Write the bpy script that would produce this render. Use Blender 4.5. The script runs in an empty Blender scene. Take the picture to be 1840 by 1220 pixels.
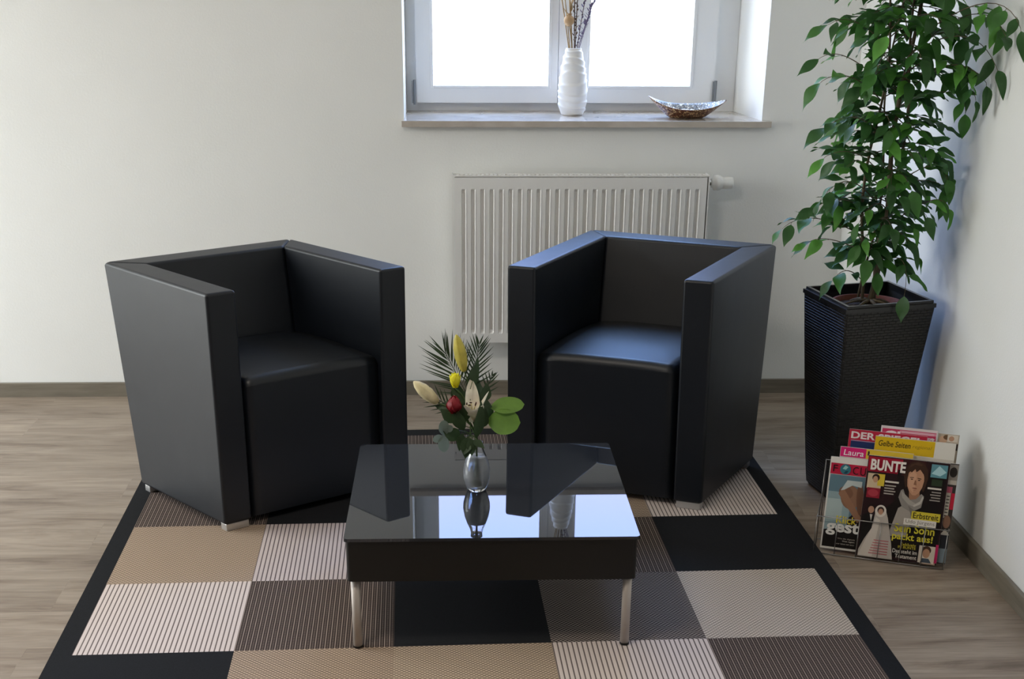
import bpy, bmesh, math, random
from mathutils import Vector, Matrix
random.seed(7)
S = bpy.context.scene
COL = S.collection
PI = math.pi
V = Vector

# ------------------------------------------------------------------ camera
F_PX, PITCH, YAW, ROLL, CAM_H, CAM_D = 2309.3, .4017, .0376, .0059, 1.5066, 4.7517
fw = V((math.sin(YAW)*math.cos(PITCH), math.cos(YAW)*math.cos(PITCH), -math.sin(PITCH)))
r0 = V((math.cos(YAW), -math.sin(YAW), 0)); u0 = r0.cross(fw)
rt = math.cos(ROLL)*r0 + math.sin(ROLL)*u0
up = -math.sin(ROLL)*r0 + math.cos(ROLL)*u0
cam = bpy.data.cameras.new('camera'); camo = bpy.data.objects.new('camera', cam); COL.objects.link(camo)
m3 = Matrix((rt, up, -fw)).transposed()
camo.matrix_world = Matrix.Translation((0, -CAM_D, CAM_H)) @ m3.to_4x4()
cam.sensor_width = 36; cam.sensor_fit = 'HORIZONTAL'; cam.lens = F_PX/1840*36
cam.shift_x = (920-892.52)/1840; cam.shift_y = (926.69-610)/1840
cam.clip_start = .05
S.camera = camo
S.view_settings.view_transform = 'Standard'; S.view_settings.look = 'None'
S.view_settings.exposure = 0.05; S.view_settings.gamma = 1; S.view_settings.use_curve_mapping = False
try:
    S.cycles.max_bounces = 10; S.cycles.diffuse_bounces = 6; S.cycles.glossy_bounces = 5
    S.cycles.transparent_max_bounces = 12; S.cycles.caustics_reflective = False
except Exception: pass

# ------------------------------------------------------------------ sky: clear blue behind the back window, bright hazy cloud on the other sides
w = bpy.data.worlds.new('sky'); S.world = w; w.use_nodes = True
nt = w.node_tree; nt.nodes.clear()
out = nt.nodes.new('ShaderNodeOutputWorld'); bg = nt.nodes.new('ShaderNodeBackground')
tc = nt.nodes.new('ShaderNodeTexCoord'); sx = nt.nodes.new('ShaderNodeSeparateXYZ')
nt.links.new(tc.outputs['Generated'], sx.inputs[0])
def ramp(stops, src, lo, hi):
    mp = nt.nodes.new('ShaderNodeMapRange'); mp.inputs[1].default_value = lo; mp.inputs[2].default_value = hi; nt.links.new(src, mp.inputs[0])
    cr = nt.nodes.new('ShaderNodeValToRGB'); el = cr.color_ramp.elements
    el[0].position = stops[0][0]; el[0].color = (*stops[0][1], 1); el[1].position = stops[-1][0]; el[1].color = (*stops[-1][1], 1)
    for p, c in stops[1:-1]: q = el.new(p); q.color = (*c, 1)
    nt.links.new(mp.outputs[0], cr.inputs[0]); return cr.outputs[0]
blue = ramp([(0, (.50, .52, .54)), (.28, (.70, .76, .84)), (.42, (.68, .78, .98)), (.64, (.43, .44, .70)), (.80, (.36, .66, 1.55)), (1, (.85, 1.4, 2.6))], sx.outputs['Z'], -.3, .7)
haze = ramp([(0, (.34, .33, .30)), (.30, (.68, .70, .68)), (.42, (.94, .98, .97)), (1, (.88, .95, 1.0))], sx.outputs['Z'], -.3, .7)
side = ramp([(0, (0, 0, 0)), (1, (1, 1, 1))], sx.outputs['Y'], .30, .60)
SKY_BLUE, SKY_HAZE = 9.5, 12.0
def scaled(c, k):
    m = nt.nodes.new('ShaderNodeVectorMath'); m.operation = 'SCALE'; nt.links.new(c, m.inputs[0]); m.inputs['Scale'].default_value = k; return m.outputs[0]
mx = nt.nodes.new('ShaderNodeMix'); mx.data_type = 'RGBA'; mx.clamp_result = False
nt.links.new(side, mx.inputs[0]); nt.links.new(scaled(haze, SKY_HAZE), mx.inputs[6]); nt.links.new(scaled(blue, SKY_BLUE), mx.inputs[7])
nt.links.new(mx.outputs[2], bg.inputs[0]); bg.inputs[1].default_value = 1.0
nt.links.new(bg.outputs[0], out.inputs[0])

def portal(loc, rot, sx_, sy_):
    l = bpy.data.lights.new('window_portal', 'AREA'); l.shape = 'RECTANGLE'; l.size = sx_; l.size_y = sy_
    l.cycles.is_portal = True
    o = bpy.data.objects.new('window_portal', l); o.location = loc; o.rotation_euler = rot; COL.objects.link(o)
XL, XR, YB, ZC = -3.5, 1.453, -6.3, 2.5
portal((.46, .47, 1.65), (-PI/2, 0, 0), 1.2, 1.3)
portal((XL-.12, -1.2, 1.235), (0, -PI/2, 0), 2.23, 1.9)

# ------------------------------------------------------------------ helpers
def s2l(c): return c/12.92 if c <= .04045 else ((c+.055)/1.055)**2.4
def rgb(h):
    if isinstance(h, str):
        h = h.lstrip('#'); return tuple(s2l(int(h[i:i+2], 16)/255) for i in (0, 2, 4))
    return tuple(h)
def mat(name, c, rough=.5, metal=0, spec=.5, **k):
    m = bpy.data.materials.new(name); m.use_nodes = True
    b = m.node_tree.nodes['Principled BSDF']
    b.inputs['Base Color'].default_value = (*rgb(c), 1); b.inputs['Roughness'].default_value = rough
    b.inputs['Metallic'].default_value = metal; b.inputs['Specular IOR Level'].default_value = spec
    for kk, v in k.items(): b.inputs[kk.replace('_', ' ')].default_value = v
    return m
def nodes(m): return m.node_tree, m.node_tree.nodes, m.node_tree.links, m.node_tree.nodes['Principled BSDF']
def noise_mat(name, c1, c2, scale=8, rough=.5, bump=.0, bscale=None, stretch=(1, 1, 1), metal=0, detail=4, spec=.5, bdist=.01, **k):
    m = mat(name, c1, rough, metal, spec, **k); t, n, l, b = nodes(m)
    tc = n.new('ShaderNodeTexCoord'); mp = n.new('ShaderNodeMapping'); mp.inputs['Scale'].default_value = stretch
    no = n.new('ShaderNodeTexNoise'); no.inputs['Scale'].default_value = scale; no.inputs['Detail'].default_value = detail
    cr = n.new('ShaderNodeValToRGB'); cr.color_ramp.elements[0].position = .3; cr.color_ramp.elements[1].position = .7
    cr.color_ramp.elements[0].color = (*rgb(c1), 1); cr.color_ramp.elements[1].color = (*rgb(c2), 1)
    l.new(tc.outputs['Object'], mp.inputs[0]); l.new(mp.outputs[0], no.inputs['Vector']); l.new(no.outputs[0], cr.inputs[0]); l.new(cr.outputs[0], b.inputs['Base Color'])
    if bump:
        n2 = n.new('ShaderNodeTexNoise'); n2.inputs['Scale'].default_value = bscale or scale*6; n2.inputs['Detail'].default_value = 3
        bp = n.new('ShaderNodeBump'); bp.inputs['Strength'].default_value = bump; bp.inputs['Distance'].default_value = bdist
        l.new(mp.outputs[0], n2.inputs['Vector']); l.new(n2.outputs[0], bp.inputs['Height']); l.new(bp.outputs[0], b.inputs['Normal'])
    return m
CC = {}
def ink(h, rough=.3):
    if (h, rough) not in CC: CC[(h, rough)] = mat('ink_'+h.lstrip('#'), h, rough)
    return CC[(h, rough)]

ORG = {}
def props(o, label=None, cat=None, group=None, kind=None):
    if label: o['label'] = label
    if cat: o['category'] = cat
    if group: o['group'] = group
    if kind: o['kind'] = kind
    return o
def thing(name, loc, label, cat, group=None):
    o = bpy.data.objects.new(name, None); COL.objects.link(o); o.location = loc; o.empty_display_size = .05
    ORG[o.name] = V(loc); return props(o, label, cat, group)
def obj(name, bm, m, parent=None, smooth=False, origin=None, wn=False):
    """bm is in world metres; the object's origin goes to its thing's base"""
    if parent is not None: org = ORG[parent.name]
    elif origin is not None: org = V(origin)
    else:
        xs = [v.co for v in bm.verts]
        org = V(((min(c.x for c in xs)+max(c.x for c in xs))/2, (min(c.y for c in xs)+max(c.y for c in xs))/2, min(c.z for c in xs)))
    bmesh.ops.translate(bm, verts=bm.verts, vec=-org)
    me = bpy.data.meshes.new(name); bm.normal_update(); bm.to_mesh(me); bm.free()
    for mm in (m if isinstance(m, (list, tuple)) else [m]): me.materials.append(mm)
    if smooth: me.polygons.foreach_set('use_smooth', [True]*len(me.polygons))
    o = bpy.data.objects.new(name, me); COL.objects.link(o)
    if parent is not None: o.parent = parent
    else: o.location = org
    if wn:
        mo = o.modifiers.new('normals', 'WEIGHTED_NORMAL'); mo.keep_sharp = True
    ORG[o.name] = org
    return o
def struct(name, bm, m, **k): return props(obj(name, bm, m, **k), kind='structure')
def NB(): return bmesh.new()
def hexa(bm, lo, hi, mi=0):
    """lo, hi: four corners each, counter-clockwise seen from above"""
    a = [bm.verts.new(p) for p in lo]; b = [bm.verts.new(p) for p in hi]
    fs = [bm.faces.new(a[::-1]), bm.faces.new(b)]
    for i in range(4):
        j = (i+1) % 4; fs.append(bm.faces.new((a[i], a[j], b[j], b[i])))
    for f in fs: f.material_index = mi
    return fs
def box(bm, x0, x1, y0, y1, z0, z1, mi=0):
    return hexa(bm, [(x0, y0, z0), (x1, y0, z0), (x1, y1, z0), (x0, y1, z0)], [(x0, y0, z1), (x1, y0, z1), (x1, y1, z1), (x0, y1, z1)], mi)
def bevel(bm, r, seg=3, edges=None):
    bmesh.ops.bevel(bm, geom=edges or bm.edges[:], offset=r, segments=seg, profile=.5, affect='EDGES', clamp_overlap=True)
def lathe(bm, prof, c=(0, 0, 0), n=40, mod=None, close=True, mi=0):
    rings = []
    for (r, z) in prof:
        ring = []
        for i in range(n):
            a = 2*PI*i/n; rr = r + (mod(r, z, a) if mod else 0)
            ring.append(bm.verts.new((c[0]+rr*math.cos(a), c[1]+rr*math.sin(a), c[2]+z)))
        rings.append(ring)
    for k in range(len(rings)-1):
        for i in range(n):
            j = (i+1) % n; f = bm.faces.new((rings[k][i], rings[k][j], rings[k+1][j], rings[k+1][i])); f.material_index = mi
    if close:
        for ring, flip in ((rings[0], True), (rings[-1], False)):
            if (ring[0].co-ring[n//2].co).length > 1e-5:
                f = bm.faces.new(ring[::-1] if flip else ring); f.material_index = mi
    return rings
def tube(bm, pts, rad, n=8, mi=0, cap=True):
    pts = [V(p) for p in pts]; rads = rad if isinstance(rad, (list, tuple)) else [rad]*len(pts)
    rings = []; prev = None
    for i, p in enumerate(pts):
        d = (pts[min(i+1, len(pts)-1)]-pts[max(i-1, 0)]).normalized()
        if prev is None:
            a = d.orthogonal().normalized()
        else:
            a = (prev - d*prev.dot(d)).normalized()
        prev = a; b = d.cross(a)
        rings.append([bm.verts.new(p+rads[i]*(math.cos(2*PI*k/n)*a+math.sin(2*PI*k/n)*b)) for k in range(n)])
    for k in range(len(rings)-1):
        for i in range(n):
            j = (i+1) % n; bm.faces.new((rings[k][i], rings[k][j], rings[k+1][j], rings[k+1][i])).material_index = mi
    if cap:
        bm.faces.new(rings[0][::-1]).material_index = mi; bm.faces.new(rings[-1]).material_index = mi
def bez(p0, p1, p2, n=8):
    p0, p1, p2 = V(p0), V(p1), V(p2)
    return [(1-t)**2*p0+2*t*(1-t)*p1+t*t*p2 for t in [i/n for i in range(n+1)]]
def blob(bm, c, r, sc=(1, 1, 1), sub=2, mi=0, rot=None):
    M = Matrix.Translation(c) @ (rot.to_4x4() if rot else Matrix.Identity(4)) @ Matrix.Diagonal((*sc, 1))
    g = bmesh.ops.create_icosphere(bm, subdivisions=sub, radius=r, matrix=M)
    for v in g['verts']:
        for f in v.link_faces: f.material_index = mi
def leaf(bm, base, d, nrm, L, W, droop=.25, fold=.25, n=6, tip=1.0, mi=0, wav=0, peak=.42, form='point'):
    """a leaf blade with folded midrib: base point, direction, up normal"""
    d = V(d).normalized(); nrm = V(nrm); nrm = (nrm-d*nrm.dot(d)).normalized(); s = d.cross(nrm)
    rows = []
    for i in range(n+1):
        t = i/n
        if t < peak: wd = math.sin(PI/2*(t/peak))**.8
        else:
            q = (t-peak)/(1-peak)
            wd = {'point': max(0, (1-q**1.6))**(.95) * (1-.25*q*tip), 'round': max(0, 1-q**2.6)**.62, 'drip': (1-q)**1.25*(1+1.55*q-.5*q*q)}[form]
        wd *= W/2
        c = V(base)+d*(L*t)-nrm*(droop*L*t*t)
        ww = wav*math.sin(t*9)*W
        if i in (0, n): rows.append([bm.verts.new(c)])
        else: rows.append([bm.verts.new(c-s*wd+nrm*(fold*wd+ww)), bm.verts.new(c), bm.verts.new(c+s*wd+nrm*(fold*wd-ww))])
    for i in range(n):
        a, b = rows[i], rows[i+1]
        if len(a) == 1: fs = [(a[0], b[1], b[0]), (a[0], b[2], b[1])]
        elif len(b) == 1: fs = [(a[0], a[1], b[0]), (a[1], a[2], b[0])]
        else: fs = [(a[0], a[1], b[1], b[0]), (a[1], a[2], b[2], b[1])]
        for f in fs:
            ff = bm.faces.new(f); ff.material_index = mi; ff.smooth = True

# ------------------------------------------------------------------ setting materials
M_wall = noise_mat('wall_paint', (.77, .775, .755), (.80, .805, .785), 3, .85, bump=.12, bscale=140, spec=.2, bdist=.004)
M_ceil = mat('ceiling_paint', (.8, .8, .78), .9)
M_base = noise_mat('baseboard_laminate', '#7d7669', '#6a6357', 6, .45, stretch=(1, 1, 12))
M_white = mat('white_lacquer', (.86, .87, .88), .35)
M_radi = mat('radiator_enamel', (.80, .79, .77), .32)
def marble():
    m = noise_mat('sill_marble', (.56, .51, .46), (.44, .39, .34), 14, .12, detail=8)
    return m
M_sill = marble()
def floor_mat():
    m = mat('oak_laminate', (.3, .24, .19), .42, spec=.4); t, n, l, b = nodes(m)
    tc = n.new('ShaderNodeTexCoord')
    br = n.new('ShaderNodeTexBrick'); br.inputs['Scale'].default_value = 1; br.inputs['Brick Width'].default_value = 1.28
    br.inputs['Row Height'].default_value = .192; br.inputs['Mortar Size'].default_value = .0009; br.offset = .37
    br.inputs['Color1'].default_value = (0, 0, 0, 1); br.inputs['Color2'].default_value = (1, 1, 1, 1); br.inputs['Mortar'].default_value = (.35, .35, .35, 1)
    l.new(tc.outputs['Object'], br.inputs['Vector'])
    # offset the grain per plank
    sep = n.new('ShaderNodeSeparateXYZ'); l.new(tc.outputs['Object'], sep.inputs[0])
    mul = n.new('ShaderNodeMath'); mul.operation = 'MULTIPLY'; mul.inputs[1].default_value = 7.0; l.new(br.outputs['Color'], mul.inputs[0])
    com = n.new('ShaderNodeCombineXYZ'); l.new(sep.outputs[0], com.inputs[0]); l.new(sep.outputs[1], com.inputs[1]); l.new(mul.outputs[0], com.inputs[2])
    mp = n.new('ShaderNodeMapping'); mp.inputs['Scale'].default_value = (1.3, 9, 1); l.new(com.outputs[0], mp.inputs[0])
    n1 = n.new('ShaderNodeTexNoise'); n1.inputs['Scale'].default_value = 2.0; n1.inputs['Detail'].default_value = 7; n1.inputs['Roughness'].default_value = .62; n1.inputs['Distortion'].default_value = .6
    l.new(mp.outputs[0], n1.inputs['Vector'])
    cr = n.new('ShaderNodeValToRGB'); el = cr.color_ramp.elements
    el[0].position = .28; el[0].color = (.135, .096, .068, 1); el[1].position = .72; el[1].color = (.37, .30, .235, 1)
    q = el.new(.42); q.color = (.245, .19, .145, 1); q = el.new(.55); q.color = (.31, .25, .195, 1)
    l.new(n1.outputs[0], cr.inputs[0])
    mp2 = n.new('ShaderNodeMapping'); mp2.inputs['Scale'].default_value = (6, 130, 1); l.new(com.outputs[0], mp2.inputs[0])
    n2 = n.new('ShaderNodeTexNoise'); n2.inputs['Scale'].default_value = 1.6; n2.inputs['Detail'].default_value = 3; l.new(mp2.outputs[0], n2.inputs['Vector'])
    mx = n.new('ShaderNodeMix'); mx.data_type = 'RGBA'; mx.blend_type = 'OVERLAY'; mx.inputs[0].default_value = .35
    l.new(cr.outputs[0], mx.inputs[6]); l.new(n2.outputs[0], mx.inputs[7])
    hs = n.new('ShaderNodeHueSaturation'); mr = n.new('ShaderNodeMapRange'); mr.inputs[3].default_value = .88; mr.inputs[4].default_value = 1.0
    l.new(br.outputs['Color'], mr.inputs[0]); l.new(mr.outputs[0], hs.inputs['Value']); l.new(mx.outputs[2], hs.inputs['Color'])
    l.new(hs.outputs[0], b.inputs['Base Color'])
    bp = n.new('ShaderNodeBump'); bp.inputs['Strength'].default_value = .12; bp.inputs['Distance'].default_value = .003
    l.new(n2.outputs[0], bp.inputs['Height']); l.new(bp.outputs[0], b.inputs['Normal'])
    return m
M_floor = floor_mat()

# ------------------------------------------------------------------ room shell
b = NB(); box(b, XL, XR, YB, 0, -.1, 0); struct('floor', b, M_floor)
b = NB(); box(b, XL, XR, YB, 0, ZC, ZC+.1); struct('ceiling', b, M_ceil)
WL, WRF, WRB, WZ0, WZ1 = -.158, 1.12, 1.082, .994, 2.26
b = NB()
box(b, XL-.3, WL, 0, .45, -.1, ZC+.1)
hexa(b, [(WRF, 0, -.1), (XR+.3, 0, -.1), (XR+.3, .45, -.1), (WRB-.008, .45, -.1)], [(WRF, 0, ZC+.1), (XR+.3, 0, ZC+.1), (XR+.3, .45, ZC+.1), (WRB-.008, .45, ZC+.1)])
hexa(b, [(WL, 0, -.1), (WRF, 0, -.1), (WRB-.008, .45, -.1), (WL, .45, -.1)], [(WL, 0, WZ0), (WRF, 0, WZ0), (WRB-.008, .45, WZ0), (WL, .45, WZ0)])
hexa(b, [(WL, 0, WZ1), (WRF, 0, WZ1), (WRB-.008, .45, WZ1), (WL, .45, WZ1)], [(WL, 0, ZC+.1), (WRF, 0, ZC+.1), (WRB-.008, .45, ZC+.1), (WL, .45, ZC+.1)])
struct('wall_back', b, M_wall, origin=(0, 0, 0))
b = NB(); box(b, XR, XR+.3, YB-.3, 0, -.1, ZC+.1); struct('wall_right', b, M_wall)
def holed_wall(name, horiz, c0, c1, a0, a1, h0, h1, z0, z1):
    """wall slab c0..c1 thick, spanning a0..a1, with one opening h0..h1 x z0..z1"""
    b = NB()
    for (p, q, r, s) in ((a0, h0, -.1, ZC+.1), (h1, a1, -.1, ZC+.1), (h0, h1, -.1, z0), (h0, h1, z1, ZC+.1)):
        if horiz: box(b, p, q, c0, c1, r, s)
        else: box(b, c0, c1, p, q, r, s)
    struct(name, b, M_wall, origin=(0, 0, 0))
holed_wall('wall_left', False, XL-.3, XL, YB-.3, 0, -2.15, -.25, .12, 2.35)
b = NB(); box(b, XL, XR, YB-.3, YB, -.1, ZC+.1); struct('wall_front', b, mat('darkened_unseen_wall', (.05, .048, .045), .8))  # unseen wall, made dark so the chair fronts reflect little light
def simple_window(name, horiz, c, h0, h1, z0, z1):
    b = NB(); f = .07
    mid = (h0+h1)/2
    for (p, q, r, s) in ((h0, h0+f, z0, z1), (h1-f, h1, z0, z1), (h0+f, h1-f, z0, z0+f), (h0+f, h1-f, z1-f, z1), (mid-.04, mid+.04, z0+f, z1-f)):
        if horiz: box(b, p, q, c-.03, c+.03, r, s)
        else: box(b, c-.03, c+.03, p, q, r, s)
    struct(name, b, M_white)
simple_window('window_2', False, XL-.18, -2.15, -.25, .12, 2.35)
BH, BT = .055, .013
def base(name, pts):
    b = NB(); box(b, *pts, 0, BH); bevel(b, .003, 2, [e for e in b.edges if all(v.co.z > BH-.001 for v in e.verts)]); struct(name, b, M_base)
base('baseboard_back', (XL, XR-BT, -BT, 0)); base('baseboard_right', (XR-BT, XR, YB, 0))
base('baseboard_left', (XL, XL+BT, YB, -BT)); base('baseboard_front', (XL+BT, XR-BT, YB, YB+BT))

# ------------------------------------------------------------------ window in the back wall
win = bpy.data.objects.new('window_1', None); COL.objects.link(win); win.location = (.46, .3, 1.0145); ORG['window_1'] = V(win.location); win['kind'] = 'structure'
b = NB()                                                     # marble sill
z0, z1 = .994, 1.0145
lo = [(-.166, -.032, z0), (1.149, -.032, z0), (1.149, -.0005, z0), (-.166, -.0005, z0)]
hexa(b, lo, [(x, y, z1) for x, y, z in lo])
lo = [(WL+.0005, -.0005, z0), (WRF-.0005, -.0005, z0), (WRB+.001, .34, z0), (WL+.0005, .34, z0)]
hexa(b, lo, [(x, y, z1) for x, y, z in lo])
bmesh.ops.remove_doubles(b, verts=b.verts, dist=.0001)
obj('sill', b, M_sill, win)
FY0, FY1 = .335, .41
b = NB()
zT = WZ1
for (x0, x1, y0, y1, za, zb) in ((WL+.001, -.118, FY0, FY1, 1.0145, zT), (1.0, WRB+.003, FY0, FY1, 1.0145, zT), (-.118, 1.0, FY0, FY1, 1.0145, 1.06), (-.118, 1.0, FY0, FY1, zT-.06, zT), (.395, .425, FY0+.012, FY1, 1.06, zT-.06)):
    fs = box(b, x0, x1, y0, y1, za, zb)
obj('window_frame', b, M_white, win)
M_glass = bpy.data.materials.new('window_glass'); M_glass.use_nodes = True
t_ = M_glass.node_tree; t_.nodes.clear(); o_ = t_.nodes.new('ShaderNodeOutputMaterial'); tr = t_.nodes.new('ShaderNodeBsdfTransparent'); gl = t_.nodes.new('ShaderNodeBsdfGlossy'); gl.inputs['Roughness'].default_value = .02
fr_ = t_.nodes.new('ShaderNodeFresnel'); fr_.inputs[0].default_value = 1.45; mxs = t_.nodes.new('ShaderNodeMixShader')
tr.inputs[0].default_value = (.97, .98, .98, 1)
ge_ = t_.nodes.new('ShaderNodeNewGeometry'); mr_ = t_.nodes.new('ShaderNodeMapRange'); mr_.inputs[3].default_value = 1.45; mr_.inputs[4].default_value = 1/1.45      # the same air-to-glass reflection on both faces of the pane
t_.links.new(ge_.outputs['Backfacing'], mr_.inputs[0]); t_.links.new(mr_.outputs[0], fr_.inputs[0])
t_.links.new(fr_.outputs[0], mxs.inputs[0]); t_.links.new(tr.outputs[0], mxs.inputs[1]); t_.links.new(gl.outputs[0], mxs.inputs[2]); t_.links.new(mxs.outputs[0], o_.inputs[0])
M_hinge = mat('hinge_metal', '#8d9196', .35, .6)
M_seal = mat('window_seal', '#5a5e66', .7)
def sash(xa, xb, ga, gb, zs, gz, hinge_x):
    y0, y1 = .298, .334
    b = NB(); ze, gze = zT-.05, zT-.11
    for (x0, x1, za, zb) in ((xa, ga, zs, ze), (gb, xb, zs, ze), (ga, gb, zs, gz), (ga, gb, gze, ze)):
        box(b, x0, x1, y0, y1, za, zb)
    s = obj('sash', b, M_white, win)
    # glazing bead, stepped back from the sash face
    b = NB(); w_ = .006
    for (x0, x1, za, zb) in ((ga-w_, ga+.004, gz-w_, gze+w_), (gb-.004, gb+w_, gz-w_, gze+w_), (ga+.004, gb-.004, gz-w_, gz+.004), (ga+.004, gb-.004, gze-.004, gze+w_)):
        box(b, x0, x1, y0-.004, y0+.006, za, zb)
    bevel(b, .0015, 1); obj('glazing_bead', b, M_white, s)
    b = NB(); box(b, ga, gb, .315, .319, gz, gze); obj('glass_pane', b, M_glass, s)
    b = NB(); r_ = .012
    for (x0, x1, za, zb) in ((xa+.002, xa+r_, zs-.004, ze), (xb-r_, xb-.002, zs-.004, ze), (xa+r_, xb-r_, zs-.004, zs+.008), (xa+r_, xb-r_, ze-r_, ze)):
        box(b, x0, x1, .3342, .3348, za, zb)
    obj('seal', b, M_seal, s)
    b = NB(); tube(b, [(hinge_x, .292, 1.045), (hinge_x, .292, 1.128)], .0055, 12); tube(b, [(hinge_x, .292, 1.040), (hinge_x, .292, 1.045)], .004, 12)
    box(b, hinge_x-.010, hinge_x-.007, .289, .300, 1.045, 1.125); obj('hinge', b, M_hinge, s, smooth=False)
sash(-.119, .408, -.060, .376, 1.046, 1.104, -.127)
sash(.410, .998, .522, .910, 1.046, 1.104, 1.003)

# ------------------------------------------------------------------ radiator
rx0, rx1, rz0, rz1, ry = .018, .918, .232, .832, -.112
rad = thing('radiator', (.468, -.06, rz0), 'white ribbed steel panel radiator on the wall below the window', 'radiator')
b = NB()
P = .9/27; prof = []
xs = [rx0]
for i in range(26):
    c = rx0+.9*(i+1)/27
    for dx, dep in ((-.0095, 0), (-.0065, .0075), (-.001, .0085), (.004, .0075), (.0065, .001), (.0080, -.0012), (.0098, 0)): prof.append((c+dx, dep))
prof = [(rx0+.001, 0)]+prof+[(rx1-.001, 0)]
zr = [(rz0+.001, 0), (rz0+.034, 0), (rz0+.040, .55), (rz0+.048, 1), (rz1-.055, 1), (rz1-.046, .6), (rz1-.040, 0), (rz1-.001, 0)]
grid = [[b.verts.new((x, ry+d*k, z)) for x, d in prof] for z, k in zr]
for i in range(len(zr)-1):
    for j in range(len(prof)-1):
        b.faces.new((grid[i][j], grid[i][j+1], grid[i+1][j+1], grid[i+1][j]))
# folded rim
rim = [grid[0][0], grid[0][-1], grid[-1][-1], grid[-1][0]]
def strip(vs):
    back = [b.verts.new((v.co.x, ry+.012, v.co.z)) for v in vs]
    for i in range(len(vs)-1): b.faces.new((vs[i], back[i], back[i+1], vs[i+1]))
strip(grid[0]); strip(grid[-1][::-1]); strip([r[0] for r in grid][::-1]); strip([r[-1] for r in grid])
obj('front_panel', b, M_radi, rad)
b = NB(); box(b, rx0+.002, rx1-.002, -.055, -.045, rz0, rz1-.004); obj('rear_panel', b, M_radi, rad)
b = NB()
box(b, rx0-.004, rx1+.004, ry, ry+.010, rz1+.0025, rz1+.0065); box(b, rx0-.003, rx1+.003, -.047, -.042, rz1-.006, rz1+.004)
for i in range(60):
    x = rx0+.008+i*.015; box(b, x, x+.009, ry+.0105, -.0465, rz1-.003, rz1+.002)
obj('top_grille', b, M_radi, rad)
for x in (rx0-.004, rx1):
    b = NB(); xx = x-.004 if x < .5 else x+.004; box(b, xx, xx+.004, ry-.001, -.042, rz0+.003, rz1+.006); obj('side_cover', b, M_radi, rad)
for x in (.2, .74):
    b = NB(); box(b, x, x+.05, -.044, -.0005, rz0+.1, rz1-.08); obj('bracket', b, M_radi, rad)
M_plast = mat('white_plastic', (.80, .80, .78), .4); M_chrome = mat('chrome', (.75, .76, .78), .18, 1)
def xlathe(prof, c, n=32, ribs=0):
    b = NB()
    lathe(b, prof, n=n, mod=(lambda r, z, a: .0012*(1 if math.cos(a*ribs) > 0 else 0) if (ribs and r > .01) else 0))
    bmesh.ops.rotate(b, verts=b.verts, cent=(0, 0, 0), matrix=Matrix.Rotation(PI/2, 3, 'Y')); bmesh.ops.translate(b, verts=b.verts, vec=c); return b
vz = .808
vv = obj('radiator_valve', xlathe([(0, 0), (.011, 0), (.011, .014), (.016, .014), (.016, .022), (.010, .022), (0, .022)], (rx1+.0085, -.075, vz), 16), M_chrome, rad, smooth=False)
obj('thermostat_head', xlathe([(0, 0), (.017, 0), (.019, .006), (.026, .010), (.0275, .022), (.026, .032), (.021, .038), (.020, .044), (.0215, .048), (.0215, .074), (.019, .078), (0, .078)], (rx1+.02, -.075, vz), 40), M_plast, vv, smooth=True)
b = NB(); tube(b, [(rx1+.012, -.075, vz), (rx1+.012, -.04, vz), (rx1+.012, -.0005, vz)], .008, 12); obj('feed_pipe', b, M_chrome, vv)

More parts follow.
